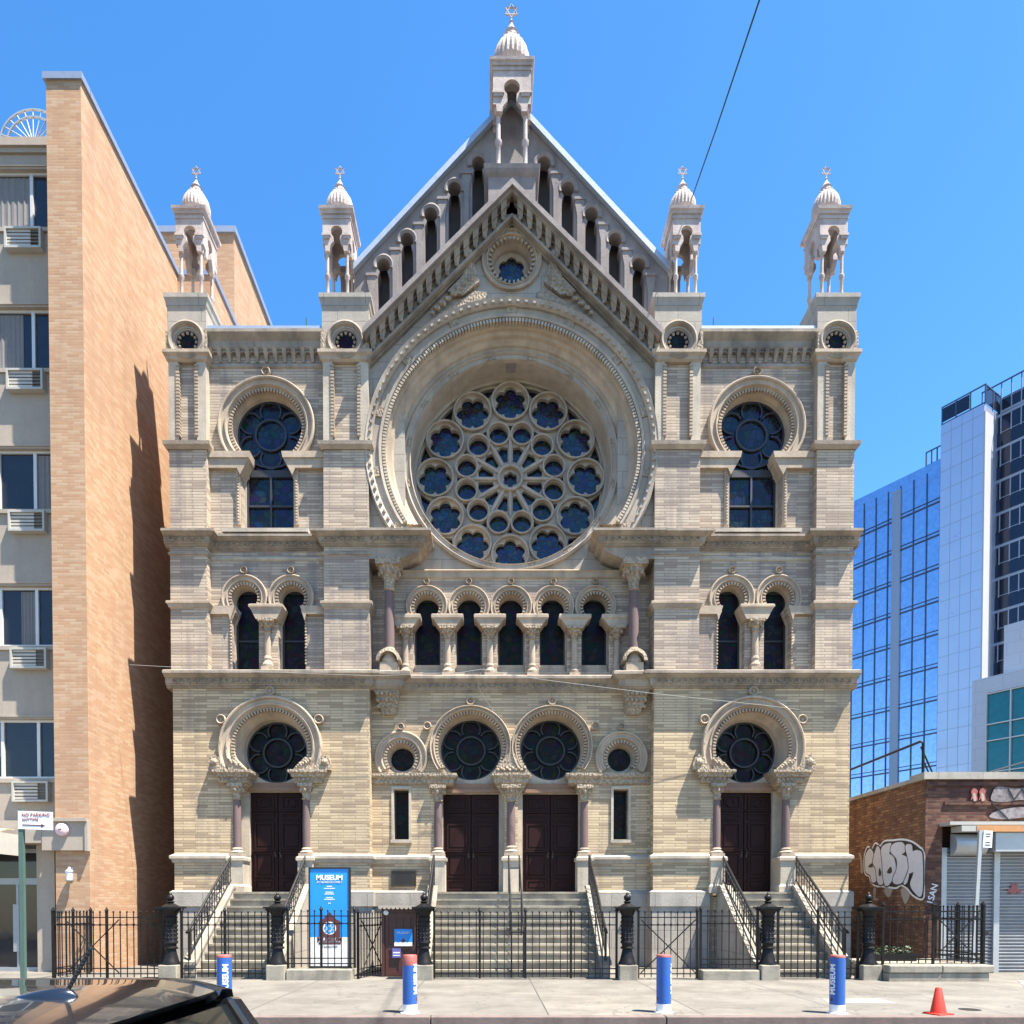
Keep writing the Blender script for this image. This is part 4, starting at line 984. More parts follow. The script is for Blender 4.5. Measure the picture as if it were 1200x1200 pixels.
# ================================================================== low brick garage
GX, GY, GH = 10.76, 18.0, 4.78
GA = thing('brick_garage', 'low old red brick garage with graffiti and roller shutters', 'garage', (GX, GY, 0))
mb = MB(); mb.box(0, .42, 0, .45, 0, GH); mb.box(.42, 14, 0, .45, 3.65, GH); mb.box(2.1+.42+5, 14, 0, .45, 0, 3.65); mb.box(.4, 14, .45, 16, 0, GH-.1); mb.build('front_wall', 'rbrick', GA)
mb = MB(); mb.box(-.004, .3, .012, 16, 0, GH-.004); mb.build('side_wall', 'rbrick_o', GA)
mb = MB(); mb.box(-.10, 14, -.10, .5, GH, GH+.17); mb.box(-.08, .32, .5, 16, GH-.0, GH+.1); mb.build('coping', 'grey_stone', GA)
mb = MB(); mb.box(.0, 14, -.05, .02, GH-.16, GH-.06); mb.box(.45, 14, -.04, .02, 4.16, 4.24); mb.build('brick_course', 'rbrick', GA)
mb = MB(); mb.box(.35, 14, -.42, -.0, 3.62, 3.70); mb.box(.62, 14, -.44, -.02, 3.46, 3.60); mb.build('gutter', 'steel_white', GA)
mb = MB(); mb.box(.98, 14, -.452, -.44, 3.45, 3.605); mb.build('rusty_strip', 'rust', GA)
mb = MB(); mb.xpoly([(0, 3.45)] + [(-.0-.27*math.sin(R(a)), 3.17+.27*math.cos(R(a))) for a in range(0, 181, 15)] + [(0, 2.9)], .62, 1.4); mb.box(1.5, 14, -.36, 0, 2.98, 3.44); mb.build('shutter_housing', 'galv', GA)
for a, b in ((.56, 1.74), (1.88, 5.6)):
    mb = MB(); z = .02; mb.box(a, b, .12, .2, 0, 3.1)
    while z < 3.0:
        mb.xpoly([(.12, z), (.075, z+.02), (.07, z+.05), (.12, z+.075)], a+.002, b-.002); z += .085
    s_ = mb.build('roller_shutter', 'shutter', GA)
    mb = MB(); mb.box(a, b, .05, .2, .0, .09) if 0 else mb.box(b-.25, b-.1, .04, .08, .95, 1.02); mb.build('handle', 'black', s_)
for a, b, c in ((.42, .56, 3.1), (1.74, 1.88, 3.1), (5.6, 7.6, 3.65)): mb = MB(); mb.box(a, b, .02, .3, 0, c); mb.build('shutter_guide', 'galv', GA)
# graffiti piece on the side wall: halo, black outline and silver fill, shape by shape
def blob(pts, n=6):
    """closed smooth outline through points (Catmull-Rom)"""
    out = []; m = len(pts)
    for i in range(m):
        p0, p1, p2, p3 = (Vector(pts[(i+k-1) % m]) for k in range(4))
        for j in range(n):
            t = j/n; out.append(tuple(.5*((2*p1)+(p2-p0)*t+(2*p0-5*p1+4*p2-p3)*t*t+(3*p1-p0-3*p2+p3)*t*t*t)))
    return out
def onwall(p, k=0):          # traced units (0..100) to (depth, height) on the garage's side wall
    return (2.95-2.93*(p[0]/100), 3.42-1.62*(p[1]/100))
def grow(pts, d):
    n = len(pts); out = []
    ar = sum(pts[i][0]*pts[(i+1) % n][1]-pts[(i+1) % n][0]*pts[i][1] for i in range(n)); sg = 1 if ar > 0 else -1
    for i in range(n):
        a, b = Vector(pts[i-1]), Vector(pts[(i+1) % n]); t = (b-a).normalized()
        out.append((pts[i][0]+sg*t.y*d, pts[i][1]-sg*t.x*d))
    return out
whole = [(3, 18), (8, 6), (15, 12), (22, 2), (30, 8), (38, 1), (52, 2), (66, 3), (80, 8), (92, 18), (99, 30), (99, 70), (99, 96), (86, 92), (76, 80), (66, 74), (58, 78), (46, 76), (34, 74), (24, 73), (15, 66), (12, 56), (4, 50), (2, 34)]
letters = [[(5, 20), (12, 10), (18, 18), (18, 30), (11, 36), (10, 42), (20, 40), (25, 50), (24, 64), (17, 66), (14, 54), (6, 48), (4, 34)],
           [(20, 26), (26, 8), (32, 20), (38, 52), (36, 70), (28, 68), (24, 44), (19, 34)],
           [(34, 12), (44, 6), (50, 8), (46, 22), (54, 30), (57, 50), (50, 68), (42, 74), (38, 62), (36, 36)],
           [(50, 18), (54, 8), (68, 8), (72, 20), (66, 26), (76, 34), (77, 52), (70, 68), (60, 72), (54, 66), (60, 50), (60, 32)],
           [(74, 14), (82, 14), (84, 24), (92, 24), (98, 34), (98, 90), (88, 86), (82, 74), (86, 60), (80, 56), (76, 70), (72, 72), (79, 52), (78, 34)]]
marks = [[(31, 44), (34, 54), (31, 58), (29.5, 52)], [(44, 52), (50, 44), (52, 52), (48, 55)], [(80, 58), (86, 56), (84, 60), (80, 60)], [(10, 40), (16, 37), (19, 41), (13, 41)]]
def skin(mb, pts, x):
    mb.xpoly(pts, x, x-.003)
mb = MB(); skin(mb, grow([onwall(p) for p in blob(whole)], .05), -.007); g = mb.build('graffiti', 'white', GA)
mb = MB(); skin(mb, [onwall(p) for p in blob(whole)], -.012); mb.build('graffiti_outline', 'black', g)
for n_, L in enumerate(letters):
    q = [onwall(p) for p in blob(L)]; dd = -.0125-.003*n_
    mb = MB(); skin(mb, grow(q, .062), dd); mb.build('graffiti_outline', 'black', g)
    mb = MB(); skin(mb, grow(q, .026), dd-.0015); mb.build('graffiti_fill', 'silver', g)
mb = MB()
for L in marks: skin(mb, [onwall(p) for p in blob(L)], -.03)
mb.build('graffiti_mark', 'black', g)
mb = MB()
for pts in ([(19, 78), (24, 80), (23, 94), (28, 96), (27, 99), (20, 98)], [(38, 80), (52, 79), (48, 93), (42, 92)], [(66, 82), (80, 84), (76, 102), (71, 104)], [(-9, 16), (-6, 14), (-2, 30), (-1, 50), (-5, 48), (-6, 28)]):
    skin(mb, [onwall(p) for p in blob(pts, 4)], -.0065)
mb.build('paint_smear', 'conc', GA)
# worn throw-up on the front frieze
for pts in ([(1.6, 4.26), (1.9, 4.22), (2.3, 4.27), (2.8, 4.24), (3.3, 4.3), (3.25, 4.5), (2.7, 4.6), (2.2, 4.56), (1.75, 4.6), (1.62, 4.45)], [(1.55, 3.86), (1.9, 3.8), (2.5, 3.84), (3.2, 3.8), (3.2, 4.05), (2.4, 4.1), (1.8, 4.02)]):
    mb = MB(); mb.plate(blob(pts), [], -.047, -.041); mb.build('worn_paint', 'worn_spray', GA)
mb = MB()
for a, b in (((1.6, 4.2), (2.05, 3.76)), ((2.0, 4.55), (2.15, 4.28)), ((2.35, 4.55), (2.5, 4.26)), ((2.15, 4.28), (2.35, 4.55))): mb.tube([(a[0], -.05, a[1]), (b[0], -.05, b[1])], .016, 5)
mb.build('graffiti_stroke', 'black', GA)
for x in (1.08, 1.28):
    mb = MB(); mb.plate(blob([(x, 4.26), (x+.05, 4.30), (x+.10, 4.25), (x+.17, 4.27), (x+.15, 4.4), (x+.17, 4.5), (x+.08, 4.56), (x+.01, 4.48), (x+.03, 4.38)]), [], -.052, -.046); mb.build('graffiti_mark', 'redpaint', GA)
    mb = MB(); mb.plate(blob([(x+.07, 4.27), (x+.11, 4.24), (x+.14, 4.3), (x+.11, 4.42), (x+.06, 4.44)], 4), [], -.054, -.047); mb.build('graffiti_fill', 'conc', GA)
mb = MB(); mb.plate(blob([(2.22, 1.95), (2.30, 2.02), (2.4, 1.96), (2.44, 2.06), (2.34, 2.1), (2.36, 2.22), (2.26, 2.18), (2.2, 2.24), (2.18, 2.1), (2.1, 2.04)]), [], .055, .07)
mb.build('graffiti_mark', M['redpaint'], GA)
for i, ch in enumerate('KEN'):
    pass
text_obj('1SAN', .22, 'silver', 'graffiti_tag', GA, loc=(.2, -.004, 1.95), rot=(0, R(-75), 0), ext=.003, offset=.004)
pr = thing('pipe_rail', 'black pipe rail standing on the garage roof edge', 'railing', (GX+.1, GY+.3, GH+.1))
mb = MB()
mb.tube([(0, 0, 0), (0, 0, .86), (0, .12, .93), (0, 12, .80)], .035, 8)
mb.build('pipe', 'iron', pr)
mb = MB(); mb.tube([(0, .1, .8), (.35, .1, .03)], .022, 6); mb.tube([(0, .0, .45), (.2, .0, 0)], .02, 6); mb.tube([(0, 6, .86), (0, 6, 0)], .025, 6); mb.build('stay', 'iron', pr)
mb = MB(); mb.tube([(GX+1.55, GY-.02, GH+.18), (GX+2.6, GY+.3, GH+.48), (GX+4, GY+.5, GH+.62)], .02, 6); tag(mb.build('roof_cable', 'wire'), 'thick black cable rising off the front garage coping', 'cable')

# ================================================================== stoops, railings, fences
def stoop(name, label, xc, hw, ytop=19.15, yb=16.72, n=11, yback=20.4, cw=.26, grp=None):
    t = thing(name, label, 'stoop', (xc, yb, 0)); H = 2.03; td = (ytop-yb)/(n-1)
    for k in range(n):
        mb = MB(); y0 = td*k; y1 = td*(k+1)+.03 if k < n-1 else (ytop if k < n-1 else yback)-yb
        z0 = H/n*k; z1 = H/n*(k+1)
        j = random.uniform(-.004, .004)
        mb.box(-hw, hw, y0+.03, (yback if k == n-1 else 19.4)-yb, z0+.001, z1-.052); mb.box(-hw, hw, y0+j, y0+td+.035 if k < n-1 else yback-yb, z1-.05, z1)
        mb.build('step', 'step', t)
    for s in (-1, 1):
        mb = MB(); a, b = sorted((s*(hw+.002), s*(hw+cw)))
        L = ytop-yb
        mb.xpoly([(-.12, 0), (-.12, .30), (.0, .36), (L, 2.12), (19.44-yb, 2.12), (19.44-yb, 0)], a, b)
        mb.build('cheek_wall', 'grey_stone', t)
        mb = MB(); mb.xpoly([(-.15, .302), (-.15, .38), (.0, .44), (L, 2.2), (19.43-yb, 2.2), (19.43-yb, 2.122), (L, 2.122), (.0, .362)], a-.03, b+.03); mb.build('coping', 'step', t)
    return t
LX, RX = -5.93, 7.16
stoop('stoop', 'narrow stone stoop up to the left side door, beside the blue banner', LX, .86)
stoop('stoop', 'wide stone stoop up to the pair of middle doors', .56, 1.98, yback=20.3, cw=.2)
stoop('stoop', 'narrow stone stoop up to the right side door, nearest the garage', RX, .84)
def railing(name, label, x, double=False, scroll=False):
    t = thing(name, label, 'railing', (x, 16.5, 0))
    L = 2.95
    P0, P1 = (0, .15, 1.12), (0, L, 2.98)
    for dx in ((-.14, .14) if double else (0,)):
        mb = MB(); mb.tube([(dx, .0, 1.05), (dx, .15, 1.12), (dx, L-.1, 2.96), (dx, L, 3.0)], .032 if not double else .022, 8); mb.build('handrail', 'iron_grey', t)
    if double:
        for y, z in ((.2, 1.15), (1.4, 1.93), (2.7, 2.76)):
            for dx in (-.14, .14):
                mb = MB(); mb.tube([(dx, y, z), (dx, y, max(0, (y-.25)*.76-.02))], .02, 6); mb.build('post', 'iron_grey', t)
            mb = MB(); mb.tube([(-.14, y, z-.1), (.14, y, z-.1)], .016, 6); mb.build('rung', 'iron_grey', t)
        return t
    off = .72
    mb = MB(); mb.tube([(0, .15, 1.12-off+.16), (0, L, 2.98-off+.16)], .02, 6); mb.tube([(0, .15, 1.12-.13), (0, L, 2.98-.13)], .016, 6); mb.build('lower_rail', 'iron_grey', t)
    mb = MB(); n = 17
    for k in range(n):
        y = .25+(L-.4)*k/(n-1); z = 1.12+(y-.15)*(2.98-1.12)/(L-.15)
        mb.tube([(0, y, z), (0, y, z-off+.16)], .012, 5)
        if k % 2 and k < n-1:
            zc = z-.32+.06
            for q in range(10):
                a0, a1 = 2*math.pi*q/10, 2*math.pi*(q+1)/10
                mb.tube([(0, y+.08+.065*math.cos(a0), zc+.065*math.sin(a0)), (0, y+.08+.065*math.cos(a1), zc+.065*math.sin(a1))], .008, 4)
    mb.build('balusters', 'iron_grey', t)
    for y in (.15, L): 
        z = 1.12+(y-.15)*(2.98-1.12)/(L-.15); mb = MB(); mb.box(-.025, .025, y-.025, y+.025, z-.95 if y > 1 else .35, z); mb.build('post', 'iron_grey', t)
    return t
railing('stair_railing', 'iron stair railing on the left cheek of the left stoop', LX-.99)
railing('stair_railing', 'iron stair railing behind the blue banner on the left stoop', LX+.99)
railing('stair_railing', 'iron stair railing next to the basement door on the wide stoop', .56-2.08)
railing('stair_railing', 'iron stair railing on the right side of the wide stoop', .56+2.08)
railing('centre_handrail', 'double pipe handrail down the middle of the wide stoop', .62, double=True)
railing('stair_railing', 'iron stair railing on the left side of the stoop nearest the garage', RX-.97)
railing('stair_railing', 'iron stair railing on the right side of the stoop, closest to the garage', RX+.97)

NP = None
for x, lab in ((-7.19, 'leftmost cast iron newel post, beside the alley'), (-4.79, 'cast iron newel post just left of the blue banner'), (-1.50, 'cast iron newel post next to the basement door'),
               (3.07, 'cast iron newel post at the right of the wide stoop'), (6.23, 'cast iron newel post left of the stoop nearest the garage'), (8.49, 'cast iron newel post at the garage end, rightmost of its kind')):
    if NP is None:
        NP = thing('newel_post', lab, 'post', (x, 16.3, 0), group='cast iron newel posts along the fence')
        mb = MB(); mb.box(-.21, .21, -.21, .21, -.02, .34); mb.build('stone_block', 'step', NP, bevel=.02)
        mb = MB(); mb.lathe(0, 0, [(.20, .34), (.20, .37), (.17, .42), (.13, .58), (.11, .68), (.15, .70), (.15, .73), (.12, .75), (.12, .80), (.15, .82), (.15, .86), (.135, .88), (.135, 1.36), (.15, 1.40), (.13, 1.43), (.16, 1.5), (.19, 1.56)], 20)
        for k in range(12):
            a = R(30*k)
            for j in range(5): mb.ball((.135*math.cos(a), .135*math.sin(a), .94+.09*j), .022)
        mb.build('shaft', 'iron', NP, smooth=True)
        mb = MB(); mb.box(-.21, .21, -.21, .21, 1.56, 1.60); mb.box(-.25, .25, -.25, .25, 1.60, 1.64); mb.lathe(0, 0, [(.2, 1.64), (.1, 1.70), (.06, 1.72), (.09, 1.75), (.06, 1.77)], 16); mb.build('cap', 'iron', NP)
        mb = MB(); mb.ball((0, 0, 1.84), .085, .95); mb.lathe(0, 0, [(.03, 1.91), (.035, 1.93), (.01, 1.97)], 8); mb.build('finial', 'iron', NP, smooth=True)
    else: dup(NP, (x, 16.3, 0), label=lab)
def fence(name, label, x0, y0, L, z0, rz=0, brace=None, h=1.5, cat='fence', grp='black iron fence panels'):
    t = thing(name, label, cat, (x0, y0, z0), rz, grp)
    for z in (h-.13, h-.30, .22, .10): mb = MB(); mb.box(0, L, -.012, .012, z-.012, z+.012); mb.build('rail', 'iron', t)
    mb = MB(); n = max(2, round(L/.155))
    for k in range(n+1):
        x = L*k/n; mb.box(x-.009, x+.009, -.009, .009, .02, h-.03); mb.ball((x, 0, h-.01), .021, 1.3)
        mb.box(x-.018, x+.018, -.018, .018, h-.32, h-.27)
    mb.build('pickets', 'iron', t)
    m = max(2, round(L/1.0)+1)
    for k in range(m):
        x = L*k/(m-1); mb = MB(); mb.box(x-.024, x+.024, -.024, .024, -.0, h); mb.lathe(x, 0, [(.035, h), (.045, h+.02), (.03, h+.05), (.005, h+.1)], 8); mb.build('post', 'iron', t)
    if brace:
        a, b = brace; mb = MB(); mb.tube([(a, -.03, .12), (b, -.03, h-.18)], .014, 6); mb.tube([(a, -.045, h-.18), (b, -.045, .12)], .014, 6); mb.build('cross_brace', 'iron', t)
    return t
fence('iron_fence', 'iron fence with crossed braces in front of the tan brick wall', -9.84, 16.3, 2.42, .03, brace=(.3, 1.5))
fence('iron_fence', 'iron fence running back beside the apartment entrance', -9.84, 16.34, 1.5, .03, R(90))
fence('iron_gate', 'iron gate closed across the foot of the left stoop', -6.95, 16.3, 1.95, .03, cat='gate')
fence('iron_fence', 'iron fence panel in front of the blue museum banner', -4.56, 16.3, 1.5, .26, h=1.3)
fence('iron_gate', 'iron gate standing open at the banner, leading down to the basement door', -3.0, 16.4, 1.4, .0, R(75), cat='gate', brace=(.1, 1.3))
fence('iron_gate', 'wide iron gate closed across the middle stoop', -1.27, 16.3, 4.1, .03, cat='gate')
fence('iron_gate', 'iron gate with crossed braces right of the wide stoop', 3.32, 16.3, 1.32, .03, brace=(.05, 1.28), cat='gate')
fence('iron_fence', 'iron fence on low stone kerb left of the stoop nearest the garage', 4.72, 16.3, 1.28, .24, h=1.32)
fence('iron_gate', 'iron gate closed across the foot of the stoop nearest the garage', 6.46, 16.3, 1.8, .03, cat='gate')
fence('iron_fence', 'iron fence with crossed braces on the stone ledge by the garage', 8.74, 16.15, 2.24, .36, brace=(1.1, 2.1), h=1.3)
fence('iron_fence', 'iron fence returning from the ledge corner to the garage wall', 10.98, 16.2, 1.7, .36, R(90), h=1.3)
def block(name, lab, x0, x1, y0, y1, z1, cat='stone kerb'):
    mb = MB(); mb.box(x0, x1, y0, y1, -.05, z1); return tag(mb.build(name, 'step', bevel=.02), lab, cat)
block('stone_kerb', 'low stone kerb under the fence by the blue banner', -4.56, -3.1, 16.12, 16.5, .24)
block('stone_kerb', 'low stone kerb under the fence right of the braced gate', 4.72, 6.0, 16.12, 16.5, .22)
sl = thing('stone_ledge', 'two course stone ledge carrying the fence beside the garage', 'ledge', (8.72, 15.85, 0))
mb = MB(); mb.box(0, 2.2, 0, 2.1, -.05, .18); mb.build('course', 'step', sl, bevel=.015)
mb = MB(); mb.box(0, 1.15, -.03, 2.1, .183, .36); mb.box(1.156, 2.3, -.03, 2.1, .183, .36); mb.build('course', 'step', sl, bevel=.03)
# planter with clipped plants behind the right fence
pt = thing('planter_box', 'dark planter box with low green plants behind the right fence', 'planter', (9.05, 17.0, .36))
mb = MB(); mb.plate(rect(0, .95, 0, .16), [], 0, .35); mb.build('box', 'iron', pt)
mb = MB()
for k in range(260):
    x, y, z = random.uniform(.02, .93), random.uniform(.02, .33), random.uniform(.14, .34); a = random.uniform(0, 6.3); r = random.uniform(.02, .045)
    dx, dy, dz = r*math.cos(a), r*math.sin(a), random.uniform(-.02, .03)
    v = [mb.v(x-dx, y-dy, z), mb.v(x+dy*.5, y-dx*.5, z+dz), mb.v(x+dx, y+dy, z+.01), mb.v(x-dy*.5, y+dx*.5, z-dz)]; mb.face(v)
mb.build('leaves', 'leaf', pt)

# basement door with its wooden vestibule
bd = thing('basement_door', 'brown wooden basement door with posters beside the wide stoop', 'door', (-2.55, 16.95, 0))
mb = MB(); mb.box(0, .9, .05, 2.4, -.02, 1.62); mb.box(0, .07, -.02, .05, 0, 1.62); mb.box(.83, .9, -.02, .05, 0, 1.62); mb.box(.07, .83, -.02, .05, 1.5, 1.62); mb.build('vestibule', 'brown_wood', bd)
mb = MB(); mb.plate(rect(.09, .81, .02, 1.49), [rect(.16, .28, .75, 1.38), rect(.33, .45, .75, 1.38), rect(.5, .62, .75, 1.38), rect(.67, .76, .75, 1.38), rect(.16, .4, .12, .62), rect(.5, .75, .12, .62)], .0, .03); mb.box(.09, .81, .03, .049, .02, 1.49); mb.build('door_leaf', 'brown_wood', bd)
mb = MB(); mb.box(-.05, .95, -.2, 2.4, 1.625, 1.665)
for k in range(10): mb.arc(.0+.1*k, 1.625, [(.045, -.2), (.045, -.18), (.002, -.18), (.002, -.2)], 180, 360, 8)
mb.build('canopy_trim', 'conc', bd)
lp = thing('door_lamp', 'round white lamp at the top left of the basement door', 'lamp', (-2.44, 16.93, 1.5))
mb = MB(); mb.arc(0, 0, [(.06, 0), (.06, -.03), (.05, -.05), (.02, -.055), (.02, 0)], 0, 360, 20, True); mb.build('rim', 'white', lp)
mb = MB(); mb.ball((0, -.045, 0), .028); mb.build('bulb', 'lampglass', lp)
ps = thing('blue_poster', 'blue museum poster pinned on the basement door', 'poster', (-2.04, 16.948, .72))
mb = MB(); mb.box(-.21, .21, -.025, 0, 0, .40); mb.build('sheet', 'signblue', ps)
mb = MB(); mb.box(-.21, .21, -.029, -.0255, 0, .09); mb.build('footer', 'white', ps)
text_obj('MUSEUM', .075, 'white', 'lettering', ps, loc=(0, -.029, .31)); text_obj('of history', .045, 'white', 'lettering', ps, loc=(0, -.029, .25)) if 0 else None
mb = MB(); mb.plate(circ(0, .13, .035, 16), [], -.033, -.029); mb.plate([(-.045, .09), (.045, .09), (.045, .14), (0, .18), (-.045, .14)], [], -.0288, -.026); mb.build('emblem', 'maroon', ps)
mb = MB(); mb.box(-.1, .1, -.02, 0, 0, .22); pn = tag(mb.build('purple_notice', plain('purple_paper', (.12, .12, .34), .6), loc=(-2.2, 16.948, .45)), 'small purple notice below the blue poster', 'notice')
mb = MB(); mb.box(-.08, .08, -.023, -.0205, .1, .13); mb.box(-.08, .08, -.023, -.0205, .04, .06); mb.build('printed_line', 'white', pn)
# plaque
pq = thing('wall_plaque', 'dark bronze plaque on the wall above the basement door', 'plaque', (-2.38, 19.9, 2.19))
mb = MB(); mb.plate(rect(-.34, .34, 0, .44), [rect(-.31, .31, .03, .41)], -.045, 0); mb.box(-.32, .32, -.03, -.002, .02, .42); mb.build('plate', 'bronze', pq)
mb = MB()
for k in range(6): mb.box(-.25+.03*(k % 2), .25-.02*(k % 3), -.034, -.029, .08+.05*k, .095+.05*k)
mb.build('raised_line', 'iron_grey', pq)

# museum banner stand
bn = thing('museum_banner', 'tall blue and white museum sign stand behind the iron fence', 'sign', (-3.81, 17.2, 0))
mb = MB(); mb.plate(rect(-.49, .49, .2, 2.57), [rect(-.455, .455, .235, 2.535)], -.07, .07); mb.box(-.5, .5, -.12, .12, .0, .2); mb.build('frame', 'black', bn)
mb = MB(); mb.box(-.456, .456, -.05, .05, .92, 2.536); mb.build('blue_panel', 'signblue', bn)
mb = MB(); mb.box(-.456, .456, -.05, .05, .234, .918); mb.build('white_panel', 'white', bn)
text_obj('MUSEUM', .16, 'cream_ink', 'heading', bn, loc=(0, -.054, 2.32), offset=.006)
text_obj('AT ELDRIDGE STREET', .062, 'cream_ink', 'subheading', bn, loc=(0, -.054, 2.215))
for k, (w_, z) in enumerate((('OPEN', 2.10), ('SUNDAY – FRIDAY', 2.06), ('10AM – 5PM', 1.96), ('MUSEUM', 1.85), ('ADMISSION', 1.81))):
    pass
mb = MB()
for w_, z in ((.12, 2.12), (.26, 2.07), (.18, 1.98), (.22, 1.94), (.16, 1.85), (.24, 1.81), (.05, 1.72)):
    x = -w_/2
    while x < w_/2: q = random.uniform(.012, .03); mb.box(x, min(x+q, w_/2), -.054, -.051, z-.013, z+.013); x += q+.008
mb.build('small_print', 'white', bn)
mb = MB(); mb.plate([(-.25, .92), (.25, .92), (.25, 1.30), (.16, 1.34), (.0, 1.52), (-.16, 1.34), (-.25, 1.30)], [], -.056, -.051); em = mb.build('emblem', 'maroon', bn)
mb = MB(); mb.plate(circ(0, 1.13, .155, 28), [], -.059, -.057); mb.build('disc', 'white', em)
mb = MB()
for k in range(8): mb.plate(circ(.10*math.cos(R(45*k)), 1.13+.10*math.sin(R(45*k)), .033, 12), [], -.0625, -.0595)
mb.plate(circ(0, 1.13, .05, 14), [], -.0625, -.0595); mb.build('petal', 'signblue', em)
mb = MB(); mb.box(-.26, .26, -.0558, -.0512, .755, .80); mb.build('band', 'maroon', bn)
text_obj('MUSEUM', .15, 'maroon', 'heading', bn, loc=(0, -.0545, .865), offset=.006)
text_obj('AT ELDRIDGE STREET', .04, 'conc', 'subheading', bn, loc=(0, -.054, .70))

# ================================================================== bollards, cone, street signs
def wrap(phi0, r):
    def f(x, y, z): a = phi0-y/r; q = r+.001+z; return (q*math.sin(a), -q*math.cos(a), x)
    return f
for x, y, rot, lab, kind in ((-4.12, 11.2, 0, 'blue bollard with faded MUSEUM lettering, half hidden by the car', 0), (-1.25, 11.2, 0, 'blue bollard with a faded red top by the basement door', 1),
                       (2.69, 11.25, 0, 'plain looking blue bollard in front of the braced gate', 2), (5.34, 11.15, 0, 'darker blue bollard beside the orange cone', 3)):
    b = thing('bollard', lab, 'bollard', (x, y, 0), R(rot), 'blue museum bollards along the kerb'); r = .112
    mb = MB(); mb.lathe(0, 0, [(r, .0), (r, .14)], 40); mb.lathe(0, 0, [(.15, 0), (.15, .012), (r+.001, .02)], 28); mb.build('base_band', 'white', b, smooth=True)
    zt = .74 if kind == 1 else .86
    mb = MB(); mb.lathe(0, 0, [(r+.0005, .1405), (r+.0005, zt)], 40); mb.build('sleeve', 'blue', b, smooth=True)
    mb = MB(); mb.lathe(0, 0, [(r+.0005, zt+.0005), (r+.0005, .885), (r-.01, .90), (.02, .905)], 40); mb.build('cap', 'redpaint', b, smooth=True)
    for ph in ((30,), (62, -140), (78, -120), (-62, 95))[kind]: text_obj('MUSEUM', .12, 'white', 'lettering', b, ext=.0008, offset=.004, fn=wrap(R(ph), r), loc=(0, 0, .53))
    if kind == 0: text_obj('at', .09, 'white', 'lettering', b, ext=.0008, fn=wrap(R(30), r), loc=(0, 0, .22))
    mb = MB()
    for ph in (-70, 75):
        for k in range(8):
            a0, a1 = R(ph-12+3*k), R(ph-12+3*(k+1)); q = r+.0008
            h0, h1 = .035*math.sin(math.pi*k/8), .035*math.sin(math.pi*(k+1)/8)
            mb.face([mb.v(q*math.sin(a0), -q*math.cos(a0), .22-h0), mb.v(q*math.sin(a1), -q*math.cos(a1), .22-h1), mb.v(q*math.sin(a1), -q*math.cos(a1), .22+h1), mb.v(q*math.sin(a0), -q*math.cos(a0), .22+h0)])
    mb.build('emblem', 'maroon', b)
tc = thing('traffic_cone', 'small orange traffic cone standing on the right sidewalk', 'cone', (6.84, 11.05, 0), R(18))
mb = MB(); mb.box(-.15, .15, -.15, .15, 0, .025); mb.build('base', 'orange', tc, bevel=.01)
mb = MB(); mb.lathe(0, 0, [(.115, .025), (.11, .04), (.045, .40), (.035, .41), (.03, .41)], 28); mb.build('body', 'orange', tc, smooth=True)
sp = thing('parking_sign', 'white no parking sign on a green pole by the apartment entrance', 'sign', (-7.30, 11.3, 0))
mb = MB(); mb.box(-.035, .035, -.012, .012, -.05, 3.16); mb.box(-.035, -.023, .012, .045, -.05, 3.16); mb.box(.023, .035, .012, .045, -.05, 3.16); mb.build('pole', 'green_steel', sp)
mb = MB(); mb.plate([(-.03, 2.85), (.51, 2.83), (.51, 3.11), (-.03, 3.13)], [], -.022, -.016); pn = mb.build('sign_panel', 'white', sp)
text_obj('NO PARKING', .072, 'redpaint', 'lettering', pn, align='LEFT', loc=(.03, -.026, 3.065), ext=.002); text_obj('ANYTIME', .062, 'redpaint', 'lettering', pn, align='LEFT', loc=(.03, -.026, 2.995), ext=.002)
mb = MB(); mb.plate([(.04, 2.905), (.33, 2.895), (.33, 2.875), (.39, 2.9), (.33, 2.925), (.33, 2.91), (.04, 2.92)], [], -.0265, -.023); mb.build('arrow', 'maroon', pn)
sp = thing('regulation_sign', 'narrow white sign on a leaning steel pole before the shutters', 'sign', (11.42, 17.15, 0))
sp.rotation_euler = (0, R(2.4), 0)
mb = MB(); mb.box(-.04, .04, -.012, .012, -.05, 3.45); mb.box(-.04, -.026, .012, .05, -.05, 3.45); mb.box(.026, .04, .012, .05, -.05, 3.45); mb.build('pole', 'galv', sp)
mb = MB(); mb.plate(rect(.05, .26, 3.04, 3.44), [], -.03, -.024); pn = mb.build('sign_panel', 'white', sp)
mb = MB()
for z, w_ in ((3.36, .12), (3.3, .09), (3.16, .1), (3.1, .12)): mb.box(.155-w_/2, .155+w_/2, -.0325, -.0305, z-.012, z+.012)
mb.build('printed_line', 'iron_grey', pn)

# patches and iron covers in the sidewalk
mb = MB(); mb.plate(circ(0, 0, .16, 24), [], 0, .003); o = mb.build('valve_cover', 'bronze', loc=(7.65, 11.55, .001)); o.rotation_euler = (R(90), 0, 0); tag(o, 'small round iron cover in the sidewalk right of the cone', 'cover')
mb = MB(); mb.hexa([(5.75, 12.3, .0), (6.9, 12.25, .0), (5.9, 12.9, .0), (6.95, 12.95, .0), (5.75, 12.3, .004), (6.9, 12.25, .004), (5.9, 12.9, .004), (6.95, 12.95, .004)]); tag(mb.build('concrete_patch', plain('pale_patch', (.23, .22, .2), .9)), 'pale patched square of concrete behind the cone', 'patch')

